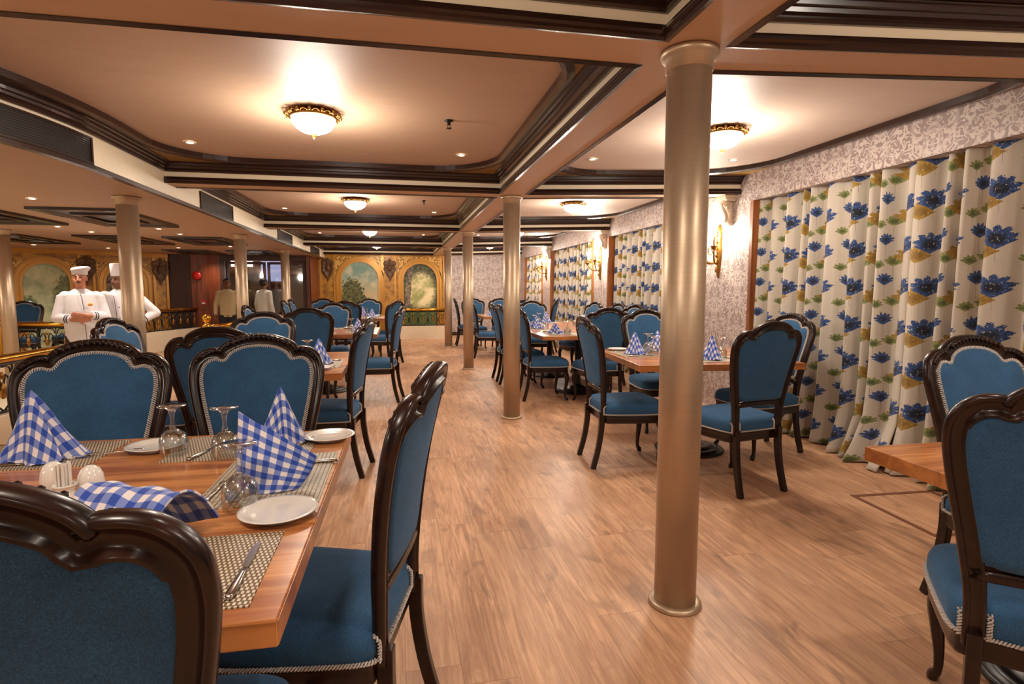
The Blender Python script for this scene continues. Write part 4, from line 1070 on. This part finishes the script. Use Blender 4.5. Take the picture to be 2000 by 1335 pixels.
table(-1.0, 4.34, 1.27, 1.28, 0, 'second wooden table of the left row, behind the front-facing chairs')
table(-.93, 7.5, 1.34, 1.25, 0, 'third wooden table of the left row, beside the aisle')
table(-.86, 11.2, 1.28, 1.25, 0, 'farthest wooden table of the left row, before the murals')
table(2.16, 1.33, 1.24, .52, math.radians(-1), 'wooden table cut by the right edge of the picture')
table(2.315, 4.15, 1.24, 1.10, math.radians(-5), 'wooden table right behind the foreground column')
table(2.23, 6.84, 1.26, 1.34, 0, 'near half of the long window table, behind the second column'); table(2.23, 8.22, 1.26, 1.40, 0, 'far half of the long window table, pushed against the near half')
table(2.25, 11.5, 1.25, 1.2, 0, 'far window table near the damask end wall')
table(-6.2, 10.45, .8, .6, 0, 'small table behind the balustrade at the far left')
TZ = .770

# ================================================================ TABLEWARE
def napkin(h, r, seed, lean=(0, 0), sx=1.0, sy=1.0, k=3):
    rd = random.Random(seed); n = 84; lv = 16; b = MB(); ph = rd.uniform(0, 6.28)
    rad = []
    for i in range(n):
        a = 2 * PI * i / n; s = abs(math.sin(k * a / 2 + ph)); rad.append(r * (.62 + .44 * s ** .7 + .05 * math.sin(7 * a + ph)))
    R_ = []; UV = []
    for j in range(lv + 1):
        t = j / lv; row = []
        arc = 0
        for i in range(n):
            a = 2 * PI * i / n; w_ = t ** .92 * (1 - .10 * math.sin(t * PI) * (1 + .6 * math.sin(k * a + ph)))
            q = rad[i] * w_ * (1 + .05 * math.sin(11 * a + 3 * t + ph) * t)
            z = h * (1 - t) ** (.96) + (.004 * (1 + math.sin(9 * a + ph)) if j == lv else 0) + .004 * math.sin(5 * a + 6 * t) * t
            x = math.cos(a) * q * sx + lean[0] * (1 - t) ** 1.2; y = math.sin(a) * q * sy + lean[1] * (1 - t) ** 1.2
            row.append((x, y, max(z, .0012))); L = math.hypot(h, r) * t
            aa = a * .9 if a < PI else (2 * PI - a) * .9
            UV.append((L * math.cos(aa), L * math.sin(aa) * (1 if a < PI else -1)))
        R_.append(row)
    b.rings(R_, True, False); b.uv = UV
    b.f = [f for f in b.f]
    o = b.build('napkin', M['napkin'], None, True, True); return o
def napkin_sheet(P, seed, amp=.006, th=.004):
    """P: 4x4 grid of control points (x, y, z); a bent folded cloth"""
    def bern(t): return [(1 - t) ** 3, 3 * t * (1 - t) ** 2, 3 * t * t * (1 - t), t ** 3]
    n = 40; V = []; F = []; UV = []
    for i in range(n + 1):
        bu = bern(i / n)
        for j in range(n + 1):
            bv = bern(j / n); q = Vector((0, 0, 0))
            for a in range(4):
                for c in range(4): q += Vector(P[a][c]) * (bu[a] * bv[c])
            q.z += amp * math.sin(i * .35 + seed) * math.sin(j * .28 + seed * 2); q.z = max(q.z, .003)
            V.append(q); UV.append((i / n * .30, j / n * .30))
    for i in range(n):
        for j in range(n): F.append((i * (n + 1) + j, (i + 1) * (n + 1) + j, (i + 1) * (n + 1) + j + 1, i * (n + 1) + j + 1))
    o = mesh('napkin', V, F, M['napkin'], smooth=True, uv=UV); s = o.modifiers.new('cloth', 'SOLIDIFY'); s.thickness = th; s.offset = 1
    return o
def wine_glass():
    r = empty('wine_glass')           # standing upside down on its rim
    MB().lathe([(.040, .002), (.0415, .012), (.0425, .03), (.0405, .05), (.033, .068), (.018, .080), (.006, .085), (.005, .083), (.017, .077), (.031, .066), (.039, .049), (.041, .03), (.0400, .012), (.0388, .002)], 32, cap=False).build('bowl', M['glass'], r, True)
    MB().lathe([(.008, .082), (.0095, .090), (.0068, .100), (.0062, .115), (.0075, .130), (.012, .144)], 18).build('stem', M['glass'], r, True)
    MB().lathe([(.012, .143), (.018, .149), (.030, .154), (.041, .156), (.0425, .158), (.041, .160), (.004, .160)], 32).build('foot', M['glass'], r, True)
    return r
def plate():
    b = MB(); b.lathe([(.001, .004), (.048, .003), (.052, .000), (.056, .000), (.058, .005), (.082, .014), (.0885, .0165), (.0885, .0185), (.080, .0175), (.060, .009), (.052, .0075), (.001, .007)], 48)
    return b.build('side_plate', M['porcelain'], None, True)
def knife():
    r = empty('knife'); h = MB(); sp = [(-.11, 0, .004), (-.10, 0, .005), (-.06, 0, .005), (-.02, 0, .0045), (-.0, 0, .004)]
    h.tube(sp, [.006, .0095, .0085, .006, .005], 10, flat=.55, up=(0, 1, 0)); h.build('handle', M['steel'], r, True)
    b = MB(); pts = [(0, .004), (.02, .009), (.07, .010), (.10, .008), (.115, .001)]; low = [(0, -.004), (.02, -.006), (.07, -.006), (.105, -.004)]
    o = pts + list(reversed(low)); b.rings([[(x, y, .0025) for x, y in o], [(x, y * .9, .004) for x, y in o]], True, True); b.build('blade', M['steel'], r); return r
def fork():
    r = empty('fork'); b = MB(); b.tube(spline([(-.10, 0, .003), (-.06, 0, .006), (0, 0, .005), (.03, 0, .010)], 5), [.0065] * 5 + [.0045] * 5 + [.003] * 5 + [.004], 8, flat=.5, up=(0, 1, 0)); b.build('handle', M['steel'], r, True)
    b = MB(); b.ell((.042, 0, .009), (.016, .011, .0025), 12, 6)
    for k in range(4): y = (k - 1.5) * .0056; b.tube(spline([(.05, y, .009), (.07, y * 1.05, .005), (.09, y, .009)], 4), .0014, 5)
    b.build('tines', M['steel'], r, True); return r
def placemat():
    b = MB(); b.box((0, 0, .0012), (.44, .30, .0024)); return b.build('placemat', M['mat'])
protos = {}
def place(kind, x, y, rz, label, grp, z=TZ, make=None, sc=1.0):
    if kind not in protos: r = protos[kind] = make()
    else: r = dup(protos[kind])
    r.location = (x, y, z); r.rotation_euler = (0, 0, rz); r.scale = (sc,) * 3
    nm = {'wine_glass': 'upturned wine glass', 'side_plate': 'white side plate', 'knife': 'steel table knife', 'fork': 'steel fork', 'placemat': 'woven brown placemat', 'napkin': 'blue checked napkin'}[kind.split(':')[0]]
    cat = {'wine_glass': 'wine glass', 'side_plate': 'plate'}.get(kind.split(':')[0], kind.split(':')[0])
    tag(r, nm + ' ' + label, cat, grp); return r
T1 = 'nearest left table'
MT = .0026
for x, y, rz, lb in ((-.512, 2.015, 0, 'at the far right place'), (-1.15, 2.02, 0, 'at the far left place'), (-.355, 1.655, PI / 2, 'at the right-end place'), (-.475, 1.118, 0, 'at the near right place')):
    place('placemat', x, y, rz, lb + ' of the nearest left table', 'placemats', make=placemat)
for x, y, lb in ((-.285, 1.362, 'large in view below the leaning napkin'), (-.250, 2.05, 'at the far right corner'), (-.80, 2.03, 'behind the leftmost wine glass')):
    place('side_plate', x, y, 0, lb + ' on the nearest left table', 'side plates on the nearest table', make=plate, z=TZ + .001, sc=1.0)
for x, y, lb in ((-.717, 1.951, 'leftmost of the three'), (-.545, 1.890, 'middle of the three'), (-.385, 1.43, 'nearest of the three, before the plate')):
    place('wine_glass', x, y, 0, lb + ' on the nearest left table', 'wine glasses on the nearest table', make=wine_glass, z=TZ + MT)
place('knife', -.294, 1.10, PI / 2, 'large in view on the near placemat', 'knives on the nearest table', make=knife, z=TZ + MT)
place('knife', -.30, 1.768, PI, 'with its handle showing right of the leaning napkin', 'knives on the nearest table', z=TZ + MT)
place('knife', -1.12, 1.915, 0, 'in front of the leftmost napkin', 'knives on the nearest table', z=TZ + MT)
place('knife', -.62, 1.97, math.radians(75), 'between the two rear wine glasses', 'knives on the nearest table', z=TZ + MT)
place('fork', -.475, 1.56, math.radians(86), 'left of the nearest wine glass', 'forks on the nearest table', make=fork, z=TZ + MT)
place('fork', -.925, 1.99, math.radians(200), 'left of the rear plate', 'forks on the nearest table', z=TZ + MT)
place('fork', -.33, 1.99, math.radians(180 + 70), 'beside the rear right plate, half under a napkin', 'forks on the nearest table', z=TZ + MT)
n1 = napkin(.215, .105, 3, (-.035, .02), 1.15, .85, 5); n1.location = (-1.10, 1.985, TZ + MT); tag(n1, 'blue checked napkin folded to a peak at the far left of the nearest table', 'napkin', 'napkins on the nearest table')
n2 = napkin(.195, .086, 11, (0, .0), 1.0, .85, 3); n2.location = (-.405, 2.035, TZ + MT); n2.rotation_euler = (0, 0, .6); tag(n2, 'blue checked napkin standing in a tall point before the right front-facing chair', 'napkin', 'napkins on the nearest table')
g = [[(-.085, -.02, .0), (-.09, -.01, .07), (-.085, .0, .14), (-.085, .01, .205)],
     [(-.04, -.075, .0), (-.04, -.05, .06), (-.04, -.02, .12), (-.035, .0, .175)],
     [(.015, -.08, .0), (.02, -.06, .04), (.03, -.02, .09), (.035, .0, .13)],
     [(.06, -.05, .0), (.085, -.02, .02), (.10, .0, .045), (.105, .02, .07)]]
n3 = napkin_sheet(g, 1.3, .0015); n3.location = (-.335, 1.57, TZ + MT); tag(n3, 'large leaning blue checked napkin in the middle of the nearest table, behind the plate', 'napkin', 'napkins on the nearest table')
g = [[(-.20, -.06, .03), (-.20, -.02, .13), (-.18, .04, .11), (-.19, .10, .0)],
     [(-.10, -.09, .01), (-.10, -.03, .14), (-.09, .04, .12), (-.08, .10, .0)],
     [(.02, -.08, .0), (.02, -.02, .12), (.03, .05, .10), (.04, .10, .0)],
     [(.12, -.10, .0), (.14, -.05, .13), (.15, .03, .11), (.15, .09, .02)]]
n4 = napkin_sheet(g, 2.1, .004); n4.scale = (.66, 1.05, 1.25); n4.location = (-.525, 1.255, TZ + MT); n4.rotation_euler = (0, 0, -.35); tag(n4, 'crumpled blue checked napkin lying behind the chair in the bottom left corner', 'napkin', 'napkins on the nearest table')
# shakers and toothpick pot
for x, y, lb in ((-.78, 1.587, 'right of the toothpick pot'), (-.892, 1.64, 'behind the toothpick pot')):
    r = empty('shaker', (x, y, TZ)); tag(r, 'egg-shaped white porcelain shaker ' + lb, 'shaker', 'porcelain shakers')
    MB().lathe([(.018, 0), (.024, .002), (.0285, .018), (.0298, .038), (.027, .060), (.020, .075), (.009, .083), (.001, .085)], 28).build('body', M['porcelain'], r, True)
    q = MB(); [q.lathe([(.001, .0855 - .0002 * abs(k)), (.0012, .0862)], 6, (k * .004, 0, 0)) for k in (-1, 0, 1)]; q.build('holes', M['iron'], r.children[0])
r = empty('toothpick_pot', (-.818, 1.545, TZ)); tag(r, 'white porcelain pot of paper-wrapped toothpicks between the two shakers', 'toothpick pot')
MB().lathe([(.03, 0), (.033, .003), (.032, .012), (.022, .028), (.020, .036), (.024, .046), (.027, .05), (.025, .052), (.020, .048), (.017, .036)], 26).build('pot', M['porcelain'], r, True)
for k in range(14):
    a = k * 2.4; q = .0045 * math.sqrt(k); MB().box((q * math.cos(a), q * math.sin(a), .068 + .002 * (k % 3)), (.0045, .0045, .066)).build('toothpick', M['napwhite'] if 'napwhite' in M else M['porcelain'], r)

# settings on the other tables
nA = lambda: napkin(.185, .095, 21, (0, 0), 1, .9, 3)
nB = lambda: napkin(.175, .10, 34, (.01, 0), 1.1, .85, 4)
nC = lambda: napkin(.13, .11, 8, (-.03, 0), 1.2, .8, 3)
def setting(cx, cy, h, tl, pl, kind='napkin:a', mk=None, mat=True, npos=0.0, glass=True, cut=True):
    """place at a table edge; h = heading the guest looks to; cx, cy = mat centre"""
    a = math.radians(h); fx, fy = math.sin(a), math.cos(a); rx, ry = math.cos(a), -math.sin(a); rz = -a; s = pl + ' of the ' + tl
    if mat: place('placemat', cx, cy, rz, 'at the ' + s, 'placemats')
    z = TZ + (MT if mat else 0)
    place(kind, cx + rx * npos, cy + ry * npos, rz + .4, 'at the ' + s, 'napkins on the other tables', z=z, make=mk)
    if glass: place('wine_glass', cx + fx * .10 + rx * .14, cy + fy * .10 + ry * .14, 0, 'at the ' + s, 'wine glasses on the other tables', z=z)
    if cut:
        place('side_plate', cx - rx * .29 - fx * .03, cy - ry * .29 - fy * .03, 0, 'at the ' + s, 'side plates on the other tables', z=TZ + .001)
        place('knife', cx + rx * .17 - fx * .02, cy + ry * .17 - fy * .02, rz + PI / 2, 'at the ' + s, 'knives on the other tables', z=z)
        place('fork', cx - rx * .15 - fx * .02, cy - ry * .15 - fy * .02, rz + PI / 2, 'at the ' + s, 'forks on the other tables', z=z)
L2, L3, L4, Q2, Q3, Q4 = 'second left table', 'third left table', 'farthest left table', 'table behind the foreground column', 'long window table', 'far window table'
setting(-.98, 3.90, 0, L2, 'near side', 'napkin:b', nB); setting(-1.16, 4.80, 180, L2, 'far side', 'napkin:a', nA); setting(-1.40, 4.32, 90, L2, 'left end', 'napkin:b'); setting(-.56, 4.18, -90, L2, 'aisle end', 'napkin:a')
setting(-.97, 7.08, 0, L3, 'near side', 'napkin:b'); setting(-.95, 7.95, 180, L3, 'far side', 'napkin:a'); setting(-.50, 7.30, -90, L3, 'aisle end', 'napkin:b')
setting(-.9, 10.8, 0, L4, 'near side', 'napkin:a'); setting(-.5, 11.1, -90, L4, 'aisle end', 'napkin:b'); setting(-.7, 11.6, 180, L4, 'far side', 'napkin:a')
setting(1.90, 4.33, 90, Q2, 'left end', 'napkin:a'); setting(2.20, 4.52, 180, Q2, 'far side', 'napkin:b', cut=False); setting(2.32, 3.86, 0, Q2, 'near side', 'napkin:a')
setting(1.86, 6.55, 90, Q3, 'near left place', 'napkin:c', nC); setting(2.2, 6.42, 0, Q3, 'near end', 'napkin:a', glass=False, cut=False); setting(1.83, 7.45, 90, Q3, 'middle left place', 'napkin:b', cut=False); setting(1.83, 8.1, 90, Q3, 'far left place', 'napkin:a', cut=False); setting(2.3, 8.7, 180, Q3, 'far end', 'napkin:a', cut=False)
setting(2.65, 7.0, -90, Q3, 'near window-side place', 'napkin:a', cut=False); setting(2.65, 7.8, -90, Q3, 'middle window-side place', 'napkin:b', cut=False)
setting(1.85, 11.3, 90, Q4, 'left end', 'napkin:a', cut=False); setting(2.2, 11.9, 180, Q4, 'far side', 'napkin:b', cut=False); setting(2.0, 11.05, 0, Q4, 'near side', 'napkin:a', cut=False)
# ================================================================ PEOPLE
def remesh(o, vs, it=4, fac=.5):
    r = o.modifiers.new('skin', 'REMESH'); r.mode = 'VOXEL'; r.voxel_size = vs; r.use_smooth_shade = True
    s = o.modifiers.new('smooth', 'SMOOTH'); s.iterations = it; s.factor = fac; return o
def hand(b, wrist, d, palm_n, side, curl=.6, s=1.0):
    """palm with four fingers and a thumb; d = pointing direction, palm_n = palm normal"""
    d = Vector(d).normalized(); nrm = Vector(palm_n).normalized(); w_ = d.cross(nrm).normalized() * side; W = Vector(wrist)
    b.tube([W, W + d * .03 * s, W + d * .075 * s, W + d * .09 * s], [.024 * s, .034 * s, .038 * s, .030 * s], 10, flat=.5, up=w_)
    for k, L in enumerate((.070, .078, .072, .058)):
        o = W + d * .082 * s + w_ * (.026 - .0175 * k) * s; pts = [o]
        a = 0
        for j, f in enumerate((.45, .32, .23)):
            a += curl * (.5 if j == 0 else .7); dd = d * math.cos(a) + nrm * math.sin(a); pts.append(pts[-1] + dd * (L * f * s))
        b.tube(pts, [.0088 * s, .0082 * s, .0075 * s, .006 * s], 8)
    o = W + d * .025 * s + w_ * .03 * s
    b.tube([o, o + (d * .6 + w_ * .8) * .032 * s, o + (d * .9 + w_ * .75 + nrm * .4) * .058 * s], [.012 * s, .010 * s, .007 * s], 8)
def head(b, c, yaw, s=1.0, jaw=1.0):
    """c = centre at eye height"""
    R = Matrix.Rotation(yaw, 3, 'Z')
    def q(x, y, z): v = R @ Vector((x, y, z)); return (c[0] + v.x * s, c[1] + v.y * s, c[2] + v.z * s)
    def e(p, r): b.ell(q(*p), tuple(k * s for k in r), 16, 10, R)
    e((0, .012, .03), (.076, .094, .092)); e((0, -.028, -.045), (.060 * jaw, .062, .072)); e((0, -.052, -.095), (.034, .030, .022))
    b.tube([q(0, -.086, .012), q(0, -.104, -.028), q(0, -.100, -.040)], [.009 * s, .014 * s, .012 * s], 8)
    for t in (-1, 1):
        e((t * .012, -.094, -.040), (.010, .010, .008)); e((t * .076, .012, -.008), (.010, .02, .032)); e((t * .030, -.078, .028), (.026, .012, .008)); e((t * .04, -.06, -.03), (.024, .02, .022))
    e((0, -.088, -.066), (.024, .010, .006)); e((0, -.086, -.078), (.020, .010, .006))
def face_bits(r, c, yaw, s=1.0, beard=None):
    R = Matrix.Rotation(yaw, 3, 'Z')
    def q(x, y, z): v = R @ Vector((x, y, z)); return (c[0] + v.x * s, c[1] + v.y * s, c[2] + v.z * s)
    b = MB(); [b.ell(q(t * .030, -.088, .008), (.011 * s, .006 * s, .005 * s), 8, 6, R) for t in (-1, 1)]; b.build('eyes', M['eye'], r, True)
    b = MB(); [b.tube([q(t * .014, -.098, .028), q(t * .032, -.094, .036), q(t * .052, -.078, .028)], .0042 * s, 6) for t in (-1, 1)]
    if beard: b.tube([q(-.026, -.096, -.058), q(0, -.104, -.050), q(.026, -.096, -.058)], .0055 * s, 6)
    b.build('eyebrows' if not beard else 'eyebrows_and_moustache', M['hair'], r, True)
def torso(b, c, zh, zs, yaw, wsh, whip, dep, belly=0.0):
    """from hip height zh to shoulder height zs"""
    R = Matrix.Rotation(yaw, 3, 'Z'); rs = []
    prof = [(0, whip * .98, dep * .95), (.15, whip, dep), (.35, whip * .97 + belly * .3, dep + belly), (.6, (whip + wsh) / 2, dep + belly * .6), (.8, wsh * .96, dep * .95), (.92, wsh * .9, dep * .8), (1.0, wsh * .55, dep * .55), (1.04, wsh * .32, dep * .45)]
    for t, w_, d in prof:
        z = zh + (zs - zh) * t; row = []
        for i in range(28):
            a = 2 * PI * i / 28; v = R @ Vector((math.copysign(abs(math.cos(a)) ** .85, math.cos(a)) * w_, math.copysign(abs(math.sin(a)) ** .9, math.sin(a)) * d - belly * .25 * math.sin(PI * t), 0)); row.append((c[0] + v.x, c[1] + v.y, z))
        rs.append(row)
    b.rings(rs)
def person(x, y, z, yaw, skin, label, build):
    r = empty('person', (x, y, z), 0); tag(r, label, 'person'); build(r, yaw, skin); return r
def legs(r, yaw, cloth, H=.86, gap=.10, w=.5):
    R = Matrix.Rotation(yaw, 3, 'Z'); b = MB(); s = MB()
    for t in (-1, 1):
        P = [R @ Vector(p) for p in ((t * gap, 0, H), (t * gap, -.01, H * .75), (t * gap * .95, -.005, H * .5), (t * gap * .95, .01, H * .25), (t * gap * .95, .01, .06))]
        b.tube(P, [.105, .098, .076, .066, .060], 14)
        s.add(*(lambda m_: (m_.v, m_.f))(MB().tube([R @ Vector((t * gap, .07, .035)), R @ Vector((t * gap, -.02, .045)), R @ Vector((t * gap * 1.1, -.13, .035)), R @ Vector((t * gap * 1.15, -.19, .03))], [.036, .042, .042, .026], 10)))
    b.ell((0, 0, H), (.17, .12, .11), 18, 10, R)
    remesh(b.build('trousers', cloth, r, True), .014); s.build('shoes', M['hair'], r, True)
def body(r, skin, build, vs=.0085):
    b = MB(); build(b); return remesh(b.build('body', skin, r, True), vs, 2, .4)
def stripes(r, A, B, rad, fr=(.80, .86)):
    b = MB(); A, B = Vector(A), Vector(B); d = (B - A).normalized()
    for f in fr: q = A.lerp(B, f); b.tube([q - d * .006, q + d * .006], rad, 18)
    b.build('cuff_stripes', M['navy'], r, True)
# chef with crossed arms -----------------------------------------------------
def chef1(r, yaw, skin):
    R = Matrix.Rotation(yaw, 3, 'Z')
    def q(x, y, z): return R @ Vector((x, y, z))
    hc = q(0.0, -.03, 1.62)
    eL, eR = q(.265, -.07, 1.10), q(-.275, -.07, 1.09); wL, wR = q(.03, -.25, 1.13), q(-.04, -.22, 1.07)
    def bd(b):
        head(b, hc, yaw - .15, 1.0, 1.12); b.tube([q(0, 0, 1.40), q(0, -.005, 1.50), q(0, -.01, 1.58)], [.062, .058, .056], 14)
        torso(b, (0, 0), .80, 1.42, yaw, .19, .17, .11, .05)
        for t, e_, w_ in ((1, eL, wL), (-1, eR, wR)):
            b.tube([q(t * .18, 0, 1.38), e_], [.055, .042], 12); b.tube([e_, w_], [.042, .028], 12)
        hand(b, wL, q(-1, .1, .1), q(0, 1, 0), 1, .5); hand(b, wR, q(1, .15, .05), q(0, 1, 0), -1, .5)
        for t in (-1, 1): b.tube([q(t * .1, 0, .85), q(t * .1, 0, .1)], [.08, .04], 10)
    body(r, skin, bd); legs(r, yaw, M['trouser'])
    b = MB(); torso(b, (0, 0), .77, 1.455, yaw, .195, .195, .140, .05)
    for t, e_, w_ in ((1, eL, wL), (-1, eR, wR)):
        b.ell(q(t * .165, 0, 1.375), (.075, .078, .075), 14, 9); m_ = Vector(e_).lerp(Vector(w_), .68)
        b.tube([q(t * .19, 0, 1.38), Vector(q(t * .225, -.02, 1.24)), e_], [.072, .068, .058], 14); b.ell(e_, (.058, .058, .058), 12, 8); b.tube([e_, m_], [.058, .050], 14)
    j = remesh(b.build('chef_jacket', M['jacket'], r, True), .011, 5)
    b = MB(); b.tube([q(.065 * math.cos(a), -.01 + .06 * math.sin(a) - .012, 1.452 - .018 * (1 - math.sin(a)) * .6) for a in [2 * PI * k / 20 for k in range(20)]], .016, 8, closed=True); b.build('collar', M['jacket'], r, True)
    for e_, w_ in ((eL, wL), (eR, wR)): stripes(r, e_, w_, .0545, (.48, .58))
    b = MB(); b.tube([q(.03, -.206, 1.0), q(.035, -.205, .9), q(.04, -.19, .79)], .0035, 6); b.tube([q(.0, -.135, 1.42), q(.015, -.17, 1.33), q(.025, -.19, 1.2)], .0035, 6); b.build('button_piping', M['navy'], r)
    b = MB(); b.ell(q(.10, -.188, 1.27), (.028, .012, .022), 10, 6, R); b.build('chest_badge', M['gold_badge'], r, True)
    face_bits(r, hc, yaw - .15, 1.0, True)
    c = Vector(hc) + Vector((0, 0, .09)); b = MB()
    b.rings([[(c.x + rr * math.cos(a) + (ox), c.y + .01 + rr * math.sin(a) * 1.1, c.z + zz + tilt * math.cos(a)) for a in [2 * PI * k / 28 for k in range(28)]] for rr, zz, ox, tilt in ((.080, -.045, 0, 0), (.086, -.04, 0, 0), (.088, .0, 0, 0), (.106, .020, .012, .014), (.108, .040, .014, .016), (.09, .056, .01, .012), (.04, .064, .01, .006))]); b.build('soft_chef_cap', M['jacket'], r, True)
person(-4.20, 8.62, PIT, 0.42, M['skin1'], 'person in white chef jacket and soft white cap, arms crossed, behind the balustrade', chef1)
def chef2(r, yaw, skin):
    R = Matrix.Rotation(yaw, 3, 'Z')
    def q(x, y, z): return R @ Vector((x, y, z))
    hc = q(0.0, -.03, 1.60); eL, wL = q(.42, .05, 1.13), q(.20, -.08, 1.0); eR, wR = q(-.28, .03, 1.10), q(-.27, -.08, .86)
    def bd(b):
        head(b, hc, yaw - .75, 1.0, 1.0); b.tube([q(0, 0, 1.40), q(0, -.005, 1.50), q(0, -.01, 1.57)], [.058, .054, .052], 14)
        torso(b, (0, 0), .80, 1.42, yaw, .185, .16, .105, .02)
        for t, e_, w_ in ((1, eL, wL), (-1, eR, wR)): b.tube([q(t * .18, 0, 1.38), e_], [.05, .04], 12); b.tube([e_, w_], [.04, .027], 12)
        hand(b, wL, q(-.8, -.2, -.3), q(-.2, 1, 0), 1, .4); hand(b, wR, q(0.05, -.1, -1), q(1, 0, 0), 1, .35)
        for t in (-1, 1): b.tube([q(t * .1, 0, .85), q(t * .1, 0, .1)], [.08, .04], 10)
    body(r, skin, bd); legs(r, yaw, M['trouser'])
    b = MB(); torso(b, (0, 0), .74, 1.45, yaw, .19, .175, .125, .03)
    for t, e_, w_ in ((1, eL, wL), (-1, eR, wR)):
        m_ = Vector(e_).lerp(Vector(w_), .82); b.ell(q(t * .18, 0, 1.37), (.08, .08, .08), 14, 9)
        b.tube([q(t * .185, 0, 1.38), Vector(q(t * .18, 0, 1.38)).lerp(Vector(e_), .5), e_], [.078, .072, .062], 14); b.ell(e_, (.062,) * 3, 12, 8); b.tube([e_, m_], [.062, .054], 14)
    remesh(b.build('chef_jacket', M['jacket'], r, True), .011, 5)
    stripes(r, eL, wL, .058, (.62, .74)); stripes(r, eR, wR, .058, (.62, .74))
    b = MB(); b.tube([q(-.06, -.14, 1.38), q(-.04, -.165, 1.2), q(-.03, -.168, 1.0), q(-.02, -.155, .78)], .0035, 6); b.build('button_piping', M['navy'], r)
    for k in range(3): MB().ell(q(.0, -.172, 1.22 - .15 * k), (.009, .006, .009), 8, 6).build('button', M['navy'], r, True)
    face_bits(r, hc, yaw - .75, 1.0, True)
    c = Vector(hc) + Vector((0, 0, .055)); MB().lathe([(.088, 0), (.092, .004), (.100, .17), (.094, .178), (.001, .180)], 30, tuple(c)).build('tall_chef_hat', M['jacket'], r, True)
person(-3.90, 9.02, PIT, 0.30, M['skin2'], 'person in chef jacket and tall white hat, half hidden by the left column', chef2)
def waiter(shirt, back, armx):
    def f(r, yaw, skin):
        R = Matrix.Rotation(yaw, 3, 'Z')
        def q(x, y, z): return R @ Vector((x, y, z))
        hc = q(0, -.02, 1.56)
        el = [(t, q(t * .24, .02, 1.08), q(t * .25, -.04, .84)) for t in (-1, 1)]
        def bd(b):
            head(b, hc, yaw + (0.2), .98); b.tube([q(0, 0, 1.36), q(0, 0, 1.45), q(0, -.005, 1.52)], [.055, .05, .05], 14); torso(b, (0, 0), .8, 1.38, yaw, .17, .145, .10)
            for t, e_, w_ in el:
                b.tube([q(t * .17, 0, 1.34), e_], [.045, .036], 12); b.tube([e_, w_], [.036, .026], 12); hand(b, w_, q(0, -.1, -1), q(-t, 0, 0), t, .35)
            for t in (-1, 1): b.tube([q(t * .09, 0, .85), q(t * .09, 0, .1)], [.075, .04], 10)
        body(r, skin, bd); legs(r, yaw, M['trouser'], .84, .09)
        b = MB(); torso(b, (0, 0), .80, 1.405, yaw, .195, .165, .12, .01)
        for t, e_, w_ in el: b.ell(q(t * .165, 0, 1.335), (.07, .07, .07), 12, 8); b.tube([q(t * .17, 0, 1.34), e_], [.066, .052], 12); b.ell(e_, (.052,) * 3, 12, 8); b.tube([e_, Vector(e_).lerp(Vector(w_), .95)], [.052, .042], 12)
        remesh(b.build('shirt', shirt, r, True), .012, 5)
        b = MB(); h1 = Vector(hc) + R @ Vector((0, .02, .060)); h2 = Vector(hc) + R @ Vector((0, .045, .01)); b.ell(h1, (.083, .090, .070), 18, 10, R); b.ell(h2, (.080, .072, .085), 14, 8, R); b.build('hair', M['hair'], r, True)
        if not back: face_bits(r, hc, yaw + .2, .98)
    return f
person(-3.78, 13.75, -.12, .25, M['skin2'], 'person in beige shirt standing left in the far doorway, arms hanging', waiter(M['beige'], False, 0))
person(-3.08, 14.1, -.12, 2.5, M['skin2'], 'person in pale shirt seen from behind in the far doorway', waiter(M['shirt'], True, 0))
